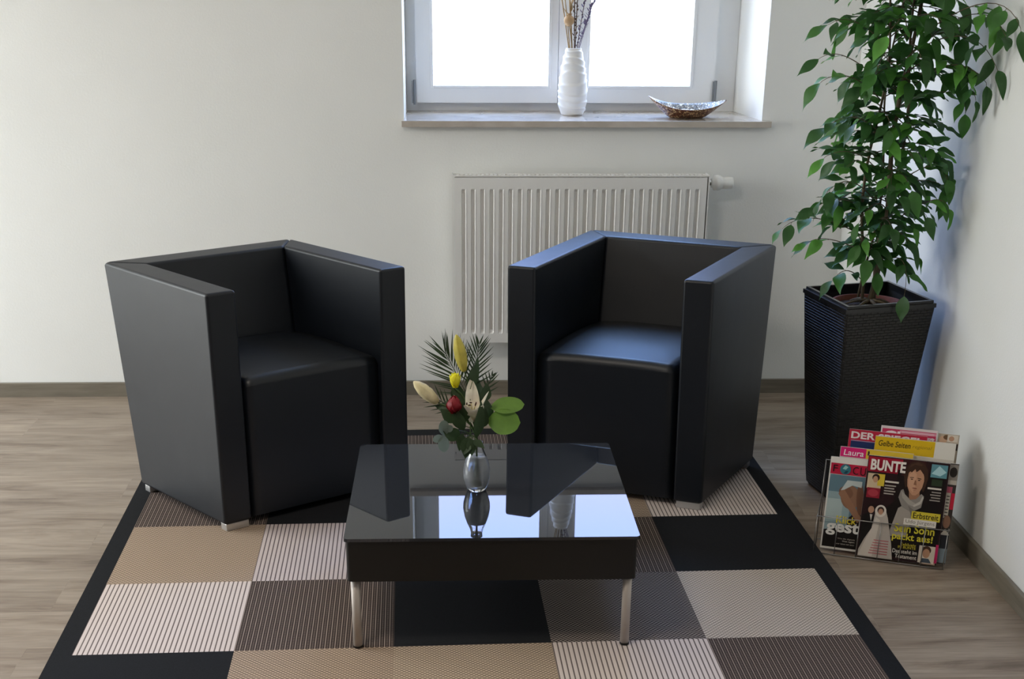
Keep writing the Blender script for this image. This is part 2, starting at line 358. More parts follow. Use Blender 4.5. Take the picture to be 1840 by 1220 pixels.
# ------------------------------------------------------------------ rug
GX, GY, GC, GA = -.9028, -2.0478, .3802, .0294
cg, sg = math.cos(GA), math.sin(GA)
def G(a, b_, z=.008): return (GX+cg*a-sg*b_, GY+sg*a+cg*b_, z)
def weave(name, light, dark, kind):
    m = mat(name, light, .85, spec=.15); t, n, l, bs = nodes(m)
    uv = n.new('ShaderNodeUVMap'); uv.uv_map = 'UVMap'; sep = n.new('ShaderNodeSeparateXYZ'); l.new(uv.outputs[0], sep.inputs[0])
    def mth(op, a, b2=None, c=None):
        x = n.new('ShaderNodeMath'); x.operation = op
        for i, vv_ in enumerate((a, b2, c)):
            if vv_ is None: continue
            if isinstance(vv_, (int, float)): x.inputs[i].default_value = vv_
            else: l.new(vv_, x.inputs[i])
        return x.outputs[0]
    U, Vv = sep.outputs[0], sep.outputs[1]
    def tri(x, p, off=0):  # 0..1 distance from line, 0 on the line
        return mth('MULTIPLY', mth('ABSOLUTE', mth('SUBTRACT', mth('FRACT', mth('ADD', mth('DIVIDE', x, p), off)), .5)), 2)
    def cut(x, th, wdt=.12):
        r = n.new('ShaderNodeMapRange'); r.interpolation_type = 'SMOOTHSTEP'; r.inputs[1].default_value = th-wdt; r.inputs[2].default_value = th+wdt; l.new(x, r.inputs[0]); return r.outputs[0]
    p = .0119
    if kind == 'stripe':      # light cord with thin dark lines, faint cross ribs
        d = cut(tri(U, p), .74)
        h = mth('SUBTRACT', 1.0, d); fac = mth('MULTIPLY', d, .85); rib = tri(Vv, .0042)
        fac = mth('ADD', fac, mth('MULTIPLY', mth('SUBTRACT', 1, cut(rib, .25)), .10))
    elif kind == 'dots':      # brick-wise dark dashes on light cord
        row = mth('FLOOR', mth('DIVIDE', Vv, .0056)); off = mth('MULTIPLY', mth('MODULO', row, 2), .5)
        a = mth('MULTIPLY', mth('ABSOLUTE', mth('SUBTRACT', mth('FRACT', mth('ADD', mth('DIVIDE', U, p), off)), .5)), 2)
        r = tri(Vv, .0056)
        fac = mth('MULTIPLY', cut(a, .42), mth('SUBTRACT', 1, cut(r, .62)))
        fac = mth('MULTIPLY', fac, .85)
    elif kind == 'mesh':      # dark ground, light slanting dashes
        a = tri(mth('ADD', U, mth('MULTIPLY', Vv, .9)), p*.9); r = tri(Vv, .0062)
        fac = mth('MAXIMUM', cut(a, .52), mth('MULTIPLY', cut(r, .62), .9))
    else:                     # 'rib': dark ground with thin light lines and dashes
        a = tri(U, p); r = tri(Vv, .0054); h_ = tri(U, p, .5)
        ln = cut(a, .80); da = mth('MULTIPLY', cut(r, .55), cut(h_, .62))
        fac = mth('SUBTRACT', 1, mth('MAXIMUM', ln, mth('MULTIPLY', da, .65)))
    mx = n.new('ShaderNodeMix'); mx.data_type = 'RGBA'; l.new(fac, mx.inputs[0]); mx.inputs[6].default_value = (*rgb(light), 1); mx.inputs[7].default_value = (*rgb(dark), 1)
    l.new(mx.outputs[2], bs.inputs['Base Color'])
    bp = n.new('ShaderNodeBump'); bp.inputs['Strength'].default_value = .3; bp.inputs['Distance'].default_value = .001; bp.invert = True
    l.new(fac, bp.inputs['Height']); l.new(bp.outputs[0], bs.inputs['Normal'])
    return m
M_black = noise_mat('rug_black', (.010, .0105, .012), (.014, .0145, .017), 300, .9, spec=.15)
RM = [M_black,
      weave('rug_cream_cord', '#d6c9c3', '#41342f', 'stripe'),     # 1
      weave('rug_dark_rib', '#9a8a80', '#2e2523', 'rib'),          # 2
      weave('rug_tan_dash', '#b39e8a', '#4a3c32', 'dots'),         # 3
      weave('rug_beige_dash', '#cdc1b5', '#4c423c', 'dots'),       # 4
      weave('rug_grey_mesh', '#a59a93', '#332c2b', 'mesh'),        # 5
      weave('rug_pale_cord', '#c6b9b6', '#40353a', 'stripe'),      # 6
      weave('rug_sand_rib', '#bba893', '#4c3b30', 'dots'),         # 7
      ]
pat = {3: [5, 1, 2, 0, 3], 2: [2, 0, 4, 3, 1], 1: [3, 6, 1, 2, 0], 0: [1, 2, 0, 5, 4], -1: [0, 3, 7, 1, 2], -2: [4, 1, 5, 3, 6], -3: [2, 0, 1, 4, 5]}
b = NB(); uvl = b.loops.layers.uv.new('UVMap')
def quad(a0, a1, b0, b1, mi):
    f = b.faces.new([b.verts.new(G(*p)) for p in ((a0, b0), (a1, b0), (a1, b1), (a0, b1))]); f.material_index = mi
    for lp, p in zip(f.loops, ((a0, b0), (a1, b0), (a1, b1), (a0, b1))): lp[uvl].uv = p
for j, row in pat.items():
    for i, mi in enumerate(row): quad(i*GC, (i+1)*GC, j*GC, (j+1)*GC, mi)
B0, B1, A0, A1 = -3*GC, 4*GC, 0, 5*GC; bw = .05
quad(A0-bw, A0, B0-bw, B1+bw+.012, 0); quad(A1, A1+bw, B0-bw, B1+bw+.012, 0); quad(A0, A1, B0-bw, B0, 0); quad(A0, A1, B1, B1+bw+.012, 0)
cs = [(A0-bw, B0-bw), (A1+bw, B0-bw), (A1+bw, B1+bw+.012), (A0-bw, B1+bw+.012)]
for i in range(4):
    p, q = cs[i], cs[(i+1) % 4]; f = b.faces.new([b.verts.new(G(*p, 0)), b.verts.new(G(*q, 0)), b.verts.new(G(*q)), b.verts.new(G(*p))]); f.material_index = 0
props(obj('rug', b, RM), 'flat woven rug of black, beige and brown squares with black border under the table', 'rug')

# ------------------------------------------------------------------ tub armchairs
def leather():
    m = mat('black_leatherette', (.0035, .0055, .0095), .44, spec=.5); t, n, l, bs = nodes(m)
    tc = n.new('ShaderNodeTexCoord'); no = n.new('ShaderNodeTexNoise'); no.inputs['Scale'].default_value = 520; no.inputs['Detail'].default_value = 2
    n2 = n.new('ShaderNodeTexNoise'); n2.inputs['Scale'].default_value = 5; n2.inputs['Detail'].default_value = 2
    bp = n.new('ShaderNodeBump'); bp.inputs['Strength'].default_value = .10; bp.inputs['Distance'].default_value = .002
    b2 = n.new('ShaderNodeBump'); b2.inputs['Strength'].default_value = .22; b2.inputs['Distance'].default_value = .012
    l.new(tc.outputs['Object'], no.inputs['Vector']); l.new(tc.outputs['Object'], n2.inputs['Vector']); l.new(no.outputs[0], bp.inputs['Height']); l.new(n2.outputs[0], b2.inputs['Height'])
    l.new(b2.outputs[0], bp.inputs['Normal']); l.new(bp.outputs[0], bs.inputs['Normal'])
    return m
M_lea = leather()
def armchair(top, bot, label):
    """top, bot: front-left, front-right, back-right, back-left footprints (x, y)"""
    top = [V((*p, 0)) for p in top]; bot = [V((*p, 0)) for p in bot]; Z0, Z1 = .030, .702
    def Pp(s, d, z):
        k = (z-Z0)/(Z1-Z0)
        def bil(c): return (c[0]*(1-s)+c[1]*s)*(1-d)+(c[3]*(1-s)+c[2]*s)*d
        p = bil(bot)*(1-k)+bil(top)*k; return V((p.x, p.y, z))
    cx = sum((p.x for p in bot))/4; cy = sum((p.y for p in bot))/4
    root = thing('tub_armchair', (cx, cy, .008), label, 'armchair', 'black tub armchairs on the rug')
    wd = (top[1]-top[0]).length; dp = (top[3]-top[0]).length
    a, bk = .088/wd, .095/dp
    def block(name, quad4, z0, z1, r, par=root, push=0):
        b = NB()
        hexa(b, [Pp(s, d, z0) for s, d in quad4], [Pp(s, d, z1) for s, d in quad4])
        bevel(b, r, 4)
        return obj(name, b, M_lea, par, smooth=True, wn=True)
    arm_l = block('armrest', [(0, 0), (a, 0), (a, 1-bk), (0, 1)], Z0, Z1, .009)
    arm_r = block('armrest', [(1-a, 0), (1, 0), (1, 1), (1-a, 1-bk)], Z0, Z1, .009)
    block('backrest', [(a, 1-bk), (1-a, 1-bk), (1, 1), (0, 1)], Z0, Z1, .009)
    # seat block: front face down to the base, rounded front edge
    b = NB(); e = .002/wd; prof = []
    r, sz, d0, d1 = .028, .447, .022/dp, 1-bk-.003
    pts = [(d0, Z0)]+[(d0+(r-r*math.cos(t*PI/12))/dp, sz-r+r*math.sin(t*PI/12)) for t in range(0, 7)]
    pts += [(d0+(.12+.06*i)/dp, sz+.008*math.sin((i+1)/7*PI)) for i in range(6)]
    pts += [(d1, sz-.004), (d1, Z0)]
    N = 10; rows = []
    for i in range(N+1):
        s = a+e+(1-2*a-2*e)*i/N; edge = abs(i/N-.5)*2
        rows.append([b.verts.new(Pp(s, d, max(Z0, z-(.010*edge**4 if z > .42 else 0)))) for d, z in pts])
    for i in range(N):
        for j in range(len(pts)-1): b.faces.new((rows[i][j], rows[i+1][j], rows[i+1][j+1], rows[i][j+1]))
    b.faces.new(rows[0]); b.faces.new(rows[-1][::-1])
    bmesh.ops.recalc_face_normals(b, faces=b.faces)
    obj('seat', b, M_lea, root, smooth=True, wn=True)
    # metal glides
    for s0, s1 in ((.012, a*.9), (1-a*.9, .988)):
        for d0, d1 in ((.012, .075), (.925, .985)):
            b = NB(); hexa(b, [Pp(s0, d0, Z0)*1-V((0, 0, .0218)), Pp(s1, d0, Z0)-V((0, 0, .0218)), Pp(s1, d1, Z0)-V((0, 0, .0218)), Pp(s0, d1, Z0)-V((0, 0, .0218))], [Pp(s0, d0, Z0), Pp(s1, d0, Z0), Pp(s1, d1, Z0), Pp(s0, d1, Z0)])
            bevel(b, .0015, 2); obj('foot', b, M_alu, root)
    return root
M_alu = mat('brushed_aluminium', (.62, .62, .62), .35, .85)
armchair([(-.655, -1.326), (-.130, -.975), (-.518, -.548), (-1.030, -.905)],
         [(-.653, -1.335), (-.133, -.992), (-.445, -.655), (-.965, -.998)],
         'black leatherette tub armchair on the left, empty wall behind it')
armchair([(.168, -.966), (.741, -1.193), (1.048, -.656), (.478, -.392)],
         [(.172, -.985), (.749, -1.207), (.990, -.822), (.415, -.600)],
         'black leatherette tub armchair on the right, in front of the radiator')

# ------------------------------------------------------------------ coffee table
TX0, TX1, TY0, TY1, TZ = -.2508, .4351, -2.0454, -1.4057, .301
tab = thing('coffee_table', (.092, -1.725, .008), 'low black coffee table with mirror-like glass top and round metal legs', 'table')
def rrect(b, x0, x1, y0, y1, r, z0, z1, seg=6):
    pts = []
    for cx, cy, a0 in ((x1-r, y0+r, -PI/2), (x1-r, y1-r, 0), (x0+r, y1-r, PI/2), (x0+r, y0+r, PI)):
        for i in range(seg+1): a = a0+PI/2*i/seg; pts.append((cx+r*math.cos(a), cy+r*math.sin(a)))
    lo = [b.verts.new((*p, z0)) for p in pts]; hi = [b.verts.new((*p, z1)) for p in pts]
    b.faces.new(lo[::-1]); b.faces.new(hi); n = len(pts)
    for i in range(n): b.faces.new((lo[i], lo[(i+1) % n], hi[(i+1) % n], hi[i]))
M_tglass = mat('black_glass', (.020, .022, .026), .015, spec=.62)
M_apron = mat('black_lacquer', (.010, .009, .0075), .45, spec=.35)
M_leg = mat('satin_metal', (.50, .45, .41), .55, .35)
b = NB(); rrect(b, TX0, TX1, TY0, TY1, .008, TZ-.008, TZ); ed = [e for e in b.edges if all(v.co.z > TZ-.0001 for v in e.verts)]
bevel(b, .0012, 2, ed); obj('glass_top', b, M_tglass, tab)
b = NB(); rrect(b, TX0+.004, TX1-.004, TY0+.004, TY1-.004, .012, .190, TZ-.0082); obj('apron', b, M_apron, tab)
for x in (TX0+.022, TX1-.022):
    for y in (TY0+.022, TY1-.022):
        b = NB(); lathe(b, [(.0108, .014), (.0108, .190)], (x, y, 0), 24); lg = obj('leg', b, M_leg, tab, smooth=True)
        b = NB(); lathe(b, [(.0095, .0083), (.0118, .0095), (.0118, .014)], (x, y, 0), 24); obj('leg_glide', b, M_apron, lg)

# ------------------------------------------------------------------ flower vase and bouquet on the table
M_clear = mat('vase_glass', (1, 1, 1), .03, spec=.5, Transmission_Weight=1.0, IOR=1.46)
M_water = mat('vase_water', (.86, .90, .95), .05, Transmission_Weight=.62, IOR=1.33)
VX, VY = .062, -1.745
b = NB()
outer = [(0, 0), (.020, 0), (.0235, .003), (.029, .016), (.0335, .035), (.0342, .050), (.031, .070), (.0245, .090), (.0175, .106), (.0145, .118), (.0155, .128)]
inner = [(.0140, .128), (.0130, .118), (.0158, .106), (.0228, .090), (.0292, .070), (.0322, .050), (.0315, .035), (.027, .018), (.020, .009), (0, .008)]
lathe(b, outer+inner, (VX, VY, TZ+.0003), 48, close=False)
bmesh.ops.remove_doubles(b, verts=b.verts, dist=.00001)
vase = props(obj('flower_vase', b, M_clear, smooth=True), 'small clear teardrop glass vase on the coffee table', 'vase')
b = NB(); lathe(b, [(0, .0078), (.0203, .0088), (.0274, .0180), (.0319, .035), (.0326, .050), (.0296, .070), (.0232, .0895), (0, .0895)], (VX, VY, TZ+.0003), 40, close=False)
bmesh.ops.remove_doubles(b, verts=b.verts, dist=.00001)
obj('water', b, M_water, vase, smooth=True)

def leafmat(name, c, rough=.4, vein=None, sub=.0, scale=30):
    m = noise_mat(name, c, tuple(min(1, x*1.35) for x in rgb(c)), scale, rough, bump=.1, bscale=90, detail=2)
    t, n, l, bs = nodes(m)
    # thin blade: let some light through
    tl = n.new('ShaderNodeBsdfTranslucent'); tl.inputs[0].default_value = (*[min(1, x*1.6) for x in rgb(c)], 1)
    mx = n.new('ShaderNodeMixShader'); mx.inputs[0].default_value = .22; om = n['Material Output']
    l.new(bs.outputs[0], mx.inputs[1]); l.new(tl.outputs[0], mx.inputs[2]); l.new(mx.outputs[0], om.inputs[0])
    return m
M_stem = leafmat('stem_green', '#4a6032'); M_dkleaf = leafmat('bouquet_leaf', '#2a3d20', .55); M_palm = leafmat('palm_green', '#2c3c24', .5)
M_salal = leafmat('pale_green_leaf', '#5f8230', .45); M_euc = leafmat('eucalyptus_leaf', '#66736a', .6)
M_lily = leafmat('lily_petal', '#d8cca8', .5, scale=60); M_lilyw = leafmat('lily_petal_open', '#e8dbc8', .45, scale=60)
M_budy = leafmat('lily_bud', '#bfb456', .45, scale=60); M_yel = leafmat('yellow_petal', '#e8dc3a', .5); M_red = leafmat('red_petal', '#7d0a18', .55); M_anther = mat('anther', '#3a1710', .8)
def bx(px): return .0605+(px-856)*.00140
def bz(py): return .421+(797-py)*.00142
neck = V((VX, VY, TZ+.128))
def stem_pts(end, foot):
    """from inside the water, through the neck, curving to the flower"""
    end = V(end); f = V((VX+foot[0], VY+foot[1], TZ+.014)); nk = neck+V((foot[0]*-.35, foot[1]*-.35, 0))
    return [f, (f+nk)/2, nk]+bez(nk, nk+V((0, 0, (end.z-nk.z)*.55))+(end-nk)*.15, end, 6)[1:]
BG = 'flowers and greenery in the glass vase'
def stem(name, end, foot, label, cat, r=.0018, m=None):
    root = thing(name, (VX+foot[0], VY+foot[1], TZ+.014), label, cat, BG)
    b = NB(); tube(b, stem_pts(end, foot), r, 7); obj('stem', b, m or M_stem, root, smooth=True); return root
def bud_mesh(base_, tip, r, ridges=3):
    base_, tip = V(base_), V(tip); ax = tip-base_; L = ax.length
    b = NB(); prof = [(0, 0), (r*.45, .04*L), (r*.8, .2*L), (r, .42*L), (r*.93, .65*L), (r*.6, .86*L), (r*.22, .97*L), (0, L)]
    lathe(b, prof, n=18, mod=lambda rr, z, a: -rr*.14*abs(math.cos(a*ridges))**6, close=False)
    bmesh.ops.remove_doubles(b, verts=b.verts, dist=.00001)
    b.transform(Matrix.Translation(base_) @ ax.to_track_quat('Z', 'Y').to_matrix().to_4x4()); return b
# tall lily bud
rt1 = stem('lily_stem', (bx(836), -1.742, bz(665)), (.003, .004), 'closed yellow-green lily bud standing tallest in the bouquet', 'flower')
obj('bud', bud_mesh((bx(836), -1.742, bz(666)), (bx(822), -1.75, bz(598)), .0155), M_budy, rt1, smooth=True)
# left cream bud
rt2 = stem('lily_stem', (bx(789), -1.752, bz(718)), (-.005, -.003), 'pale cream lily bud leaning out to the left', 'flower')
obj('bud', bud_mesh((bx(790), -1.752, bz(719)), (bx(748), -1.765, bz(677)), .0165), M_lily, rt2, smooth=True)
# open lily
oc = V((bx(851), -1.775, bz(748)))
rt3 = stem('lily_stem', oc, (.006, -.006), 'open white lily with dark anthers in the middle of the bouquet', 'flower', .0022)
def petal(b, base_, mid, tip, W, nrm, n=8, mi=0):
    pts = bez(base_, mid, tip, n); rows = []
    for i, p in enumerate(pts):
        t = i/n; d = (pts[min(i+1, n)]-pts[max(i-1, 0)]).normalized(); s = d.cross(V(nrm)).normalized(); up_ = s.cross(d)
        wd = W/2*(math.sin(PI*min(1, (.12+.88*t))**.85)**.75 if t < .98 else .02)
        rows.append([b.verts.new(p-s*wd+up_*wd*.35), b.verts.new(p), b.verts.new(p+s*wd+up_*wd*.35)])
    for i in range(n):
        for j in (0, 1):
            f = b.faces.new((rows[i][j], rows[i][j+1], rows[i+1][j+1], rows[i+1][j])); f.material_index = mi; f.smooth = True
rimc = oc+V((-.004, -.006, .044))
for k, (tip, W) in enumerate((((bx(847), -1.745, bz(676)), .036), ((bx(878), -1.775, bz(693)), .032), ((bx(817), -1.775, bz(699)), .032),
                              ((bx(836), -1.803, bz(711)), .034), ((bx(867), -1.804, bz(711)), .034), ((bx(853), -1.812, bz(717)), .032))):
    tip = V(tip); b = NB(); out_ = V((tip.x-oc.x, tip.y-oc.y, 0)); mid = oc+out_*.75+V((0, 0, (tip.z-oc.z)*.62))
    petal(b, oc, mid, tip, W, -out_+V((0, 0, .02)), 8)
    obj('petal', b, M_lilyw, rt3, smooth=True)
b = NB()
for k in range(5):
    a = 2*PI*k/5+.5; tp = rimc+V((.012*math.cos(a), .010*math.sin(a)-.006, .006))
    tube(b, bez(oc, oc+V((0, 0, .03)), tp, 5), .0007, 5); blob(b, tp, .0016, (2.6 if k % 2 else 1.2, 1, 1.2 if k % 2 else 2.6), 1, 1)
obj('stamens', b, [M_budy, M_anther], rt3, smooth=True)
# yellow flower
yc = V((bx(820), -1.75, bz(692))); rt4 = stem('yellow_flower', yc, (-.004, .006), 'small bright yellow blossom above the red rose', 'flower')
b = NB()
for ring, (k_, sp, hh) in enumerate(((6, .9, .034), (5, .6, .037), (4, .3, .036))):
    for k in range(k_):
        a = 2*PI*k/k_+ring*.5; o_ = V((math.cos(a), math.sin(a), 0)); petal(b, yc, yc+o_*.018*sp+V((0, 0, hh*.55)), yc+o_*.015*sp+V((0, 0, hh)), .021, -o_, 6)
obj('petals', b, M_yel, rt4, smooth=True)
# red rose
rc = V((bx(818), -1.79, bz(729))); rt5 = stem('red_rose', rc, (0, -.008), 'dark red rosebud low in the bouquet beside the open lily', 'flower', .002)
b = NB()
for ring, (k_, sp, hh) in enumerate(((5, 1.0, .040), (5, .8, .044), (4, .5, .045), (3, .25, .044))):
    for k in range(k_):
        a = 2*PI*k/k_+ring*.6; o_ = V((math.cos(a), math.sin(a), 0)); petal(b, rc, rc+o_*.034*sp+V((0, 0, hh*.45)), rc+o_*.008*sp+V((0, 0, hh)), .030, -o_, 6)
obj('petals', b, M_red, rt5, smooth=True)
b = NB()
for k in range(5): a = 2*PI*k/5; leaf(b, rc, (math.cos(a), math.sin(a), .6), (0, 0, 1), .022, .007, .2)
obj('sepals', b, M_stem, rt5)
# big round pale leaves
rt6 = stem('leaf_branch', (bx(880), -1.75, bz(745)), (.007, .002), 'sprig with two broad light green round leaves on the right side', 'leaf sprig')
for (bs_, d_, nr_, L_, W_) in (((bx(880), -1.752, bz(728)), (1, .05, .12), (-.1, -.6, .8), .086, .050), ((bx(875), -1.765, bz(749)), (1, -.15, .0), (0, -.95, .45), .082, .064)):
    b = NB(); leaf(b, bs_, d_, nr_, L_, W_, .06, .10, 12, 0, peak=.45, form='round'); obj('leaf', b, M_salal, rt6, smooth=True)
# dark leaves of the greenery
rt7 = stem('greenery_sprig', (bx(842), -1.75, bz(700)), (-.002, .009), 'dark green leafy sprig filling the middle of the bouquet', 'leaf sprig')
dl = [((855, 772), (.22, -.15, 1), (.6, -.8, .1), .098, .034, -1.80), ((845, 700), (.35, .1, 1), (.5, -.8, 0), .085, .026, -1.74),
      ((850, 680), (.1, 0, 1), (.5, -.8, .2), .034, .028, -1.752), ((835, 760), (-.5, -.2, 1), (-.3, -.9, .2), .075, .034, -1.79), ((820, 750), (-.7, 0, .7), (0, -.8, .4), .05, .032, -1.77),
      ((838, 745), (-.25, -.3, 1), (0, -1, .2), .06, .036, -1.785), ((832, 765), (-.2, -.3, -1), (0, -1, .2), .045, .024, -1.79), ((846, 772), (.1, -.5, -1), (.2, -1, .2), .042, .026, -1.80),
      ((850, 775), (.6, -.4, -.25), (.2, -.6, .7), .036, .022, -1.80), ((840, 780), (-.2, -.4, -.5), (-.2, -.6, .7), .03, .03, -1.80),
      ((838, 720), (-.6, .1, .8), (0, -.8, .4), .06, .03, -1.75), ((870, 720), (.2, 0, 1), (.3, -.8, .2), .05, .030, -1.745), ((862, 730), (-.1, .2, 1), (-.3, -.8, .2), .075, .032, -1.742),
      ((876, 752), (.0, -.1, 1), (.5, -.9, .1), .060, .034, -1.755), ((828, 775), (-.7, -.3, .5), (-.2, -.9, .3), .055, .036, -1.785), ((842, 768), (-.15, -.4, -1), (0, -1, .2), .055, .034, -1.80), ((860, 760), (.35, -.2, .9), (.3, -.9, .2), .055, .036, -1.775), ((845, 735), (.0, .2, 1), (0, -1, .2), .06, .040, -1.73), ((815, 730), (-.9, .1, .2), (0, -.8, .5), .045, .028, -1.755), ((830, 735), (-.5, .2, .3), (0, -.8, .5), .05, .034, -1.75), ((825, 720), (-.1, .3, 1), (0, -1, .3), .05, .034, -1.74)]
for (p, d_, nr_, L_, W_, y_) in dl:
    b = NB(); leaf(b, (bx(p[0]), y_, bz(p[1])), d_, nr_, L_, W_, .15, .18, 8, .6); obj('leaf', b, M_dkleaf, rt7, smooth=True)
b = NB(); tube(b, [(bx(842), -1.75, bz(700)), (bx(846), -1.755, bz(740)), (bx(846), -1.775, bz(775))], .0014, 6)
for (p, d_, nr_, L_, W_, y_) in dl: tube(b, [(bx(846), -1.762, bz(min(775, p[1]+12))), (bx(p[0]), y_, bz(p[1]))], .0009, 5)
obj('twigs', b, M_stem, rt7)
# palm fronds
def frond(end, tip, foot, lf, label, spread=.055, n=13, wd=.0040):
    r_ = stem('palm_frond', end, foot, label, 'palm frond', .0014, M_palm)
    end, tip = V(end), V(tip); pts = bez(end, (end+tip)/2+V((0, .012, 0)), tip, n); b = NB(); tube(b, pts, .0010, 5)
    for i in range(1, n+1):
        t = i/n; d = (pts[i]-pts[i-1]).normalized()
        for sgn in (-1, 1):
            out_ = d.cross(V((0, -1, 0)))*sgn
            L = lf*(math.sin(PI*(.18+.72*t))**.6)*random.uniform(.88, 1.08)
            dr = (d*(.50+.55*t)+out_*(.80-.45*t)).normalized()+V((random.uniform(-.10, .10), random.uniform(-.25, .15), random.uniform(-.10, .10)))
            leaf(b, pts[i], dr, (0, -1, .25), L, wd, .02+.05*random.random(), .3, 4, 0, peak=.3)
    obj('leaflets', b, M_palm, r_, smooth=True)
frond((bx(842), -1.735, bz(712)), (bx(803), -1.73, bz(634)), (-.007, .004), .104, 'feathery dark palm frond fanning out to the upper left', n=19)
frond((bx(850), -1.728, bz(700)), (bx(862), -1.725, bz(622)), (.002, .008), .066, 'narrow palm frond standing upright behind the tall bud', n=11)
frond((bx(870), -1.735, bz(715)), (bx(884), -1.735, bz(675)), (.008, .005), .040, 'short palm tip above the round pale leaves', n=5)
frond((bx(822), -1.75, bz(735)), (bx(778), -1.755, bz(705)), (-.008, -.001), .055, 'lower palm frond pointing left under the cream bud', n=7)
# eucalyptus
rt8 = stem('eucalyptus_sprig', (bx(806), -1.785, bz(760)), (-.006, -.006), 'grey-green eucalyptus sprig hanging at the lower left of the bouquet', 'leaf sprig', .0012)
b = NB(); tube(b, bez((bx(812), -1.785, bz(752)), (bx(800), -1.79, bz(765)), (bx(799), -1.79, bz(782)), 5), .0008, 5); obj('twig', b, M_euc, rt8)
for (p, d_, L_, W_) in (((800, 768), (.0, -.1, 1), .036, .021), ((798, 768), (-.7, -.1, -.35), .024, .015), ((798, 766), (.05, -.2, -1), .038, .022), ((803, 760), (.5, -.2, .5), .020, .014)):
    b = NB(); leaf(b, (bx(p[0]), -1.795, bz(p[1])), d_, (0, -1, .2), L_*1.15, W_*1.25, .05, .1, 10, 0, peak=.45, form='round'); obj('leaf', b, M_euc, rt8, smooth=True)

# ------------------------------------------------------------------ windowsill: white vase with dried stems
SX, SY, SZ = .455, .185, 1.0147
M_cer = mat('white_ceramic', (.76, .75, .74), .5)
b = NB()
pr = [(0, 0), (.037, 0), (.041, .004), (.045, .015), (.0495, .03), (.0515, .05), (.052, .075), (.0515, .10), (.049, .125), (.045, .15), (.041, .175), (.036, .198), (.0315, .213), (.029, .225), (.0285, .232)]
fine = []
for i in range(len(pr)-1):
    k = 1 if i == 0 else 5
    for j in range(k if k == 1 else 8): k = k if k == 1 else 8; fine.append((pr[i][0]+(pr[i+1][0]-pr[i][0])*j/k, pr[i][1]+(pr[i+1][1]-pr[i][1])*j/k))
fine.append(pr[-1]); fine += [(.0245, .233), (.024, .20), (.030, .17), (0, .165)]
def wavy(r, z, a):
    if r < .026 or z < .006 or z > .226: return 0
    ph = z/.029+.35*math.sin(a+z*40)+.18*math.sin(2*a-z*25)
    s = ph-math.floor(ph)
    return .0052*(s**2.0) if s < .85 else .0052*(.85**2.0)*(1-(s-.85)/.15)
lathe(b, fine, (SX, SY, SZ), 56, wavy, close=False); bmesh.ops.remove_doubles(b, verts=b.verts, dist=.00001)
props(obj('ceramic_vase', b, M_cer, smooth=True), 'white ceramic vase with wavy ridges standing on the windowsill', 'vase')
M_straw = noise_mat('dried_straw', '#b39a72', '#8d7450', 40, .8); M_brown = noise_mat('dried_brown', '#6d5848', '#4b3c38', 60, .85); M_lav = noise_mat('dried_lavender', '#7d7290', '#5b5068', 60, .85); M_pod = noise_mat('dried_pod', '#c9ab86', '#b08d66', 30, .8)
DG = 'dried stems in the white vase'
def dried(name, label, tip, m, r=.0016, foot=(0, 0), cat='dried flower', head=None):
    f = V((SX+foot[0], SY+foot[1], SZ+.172)); root = thing(name, f, label, cat, DG)
    tip = V(tip); nk = V((SX+foot[0]*.9+(tip.x-SX)*.08, SY+foot[1], SZ+.232))
    pts = [f, nk]+bez(nk, nk+(tip-nk)*.5+V((0, 0, .02)), tip, 7)[1:]
    b = NB(); tube(b, pts, r, 6); obj('stem', b, m, root, smooth=True)
    if head: head(root, pts)
    return root
def pod(root, pts):
    c = pts[-1]+V((0, 0, .012)); b = NB()
    lathe(b, [(0, -.018), (.008, -.016), (.0175, -.006), (.020, .004), (.017, .014), (.009, .020), (.010, .024), (.013, .026), (0, .028)], c, 20, lambda r, z, a: -.0009*abs(math.cos(4*a)), close=False); bmesh.ops.remove_doubles(b, verts=b.verts, dist=.00001)
    obj('seed_pod', b, M_pod, root, smooth=True)
def ear(mt, w=.009, L=.025, k=12, st=.3):
    def h(root, pts):
        b = NB(); n = len(pts)
        for i in range(k):
            t = st+(1-st)*i/k; q_ = t*(n-1); i0 = min(int(q_), n-2); p = pts[i0].lerp(pts[i0+1], q_-i0); a = i*2.4
            leaf(b, p, (math.cos(a)*.7, math.sin(a)*.7, .9), (math.cos(a), math.sin(a), -.3), L*random.uniform(.7, 1.1), w, -.1, .2, 4, 0)
        obj('seed_head', b, mt, root, smooth=True)
    return h
dried('dried_grass', 'dried seed pod on a straw stem above the white vase', (.435, .18, 1.325), M_straw, .0018, (-.006, 0), head=pod)
dried('dried_grass', 'straw dried reed leaning furthest left in the white vase', (.390, .19, 1.50), M_straw, .0022, (-.014, .004))
dried('dried_grass', 'second straw reed from the left in the white vase', (.405, .175, 1.50), M_straw, .0020, (-.012, -.006))
dried('dried_grass', 'upright pale dried grass behind the round pod', (.428, .20, 1.52), M_straw, .003, (-.004, .008), head=ear(M_straw, .012, .06, 10, .35))
dried('dried_twig', 'brown twisted dried twig in the middle of the white vase', (.452, .19, 1.50), M_brown, .0020, (.002, -.004), head=ear(M_brown, .008, .018, 16, .2))
dried('dried_twig', 'brown leafy dried stalk right of the round pod', (.463, .17, 1.45), M_brown, .0018, (.006, .006), head=ear(M_brown, .008, .016, 18, .15))
dried('dried_lavender', 'purple-grey dried flower spray arching right in the white vase', (.53, .18, 1.42), M_lav, .0014, (.010, -.004), head=ear(M_lav, .010, .022, 20, .25))
dried('dried_lavender', 'purple-grey dried spray nearest the right edge of the bunch', (.55, .19, 1.48), M_lav, .0014, (.014, .002), head=ear(M_lav, .009, .020, 18, .35))
dried('dried_lavender', 'dark dried sprig crossing behind the purple sprays', (.50, .20, 1.45), M_brown, .0014, (.010, .008), head=ear(M_lav, .008, .018, 22, .1))

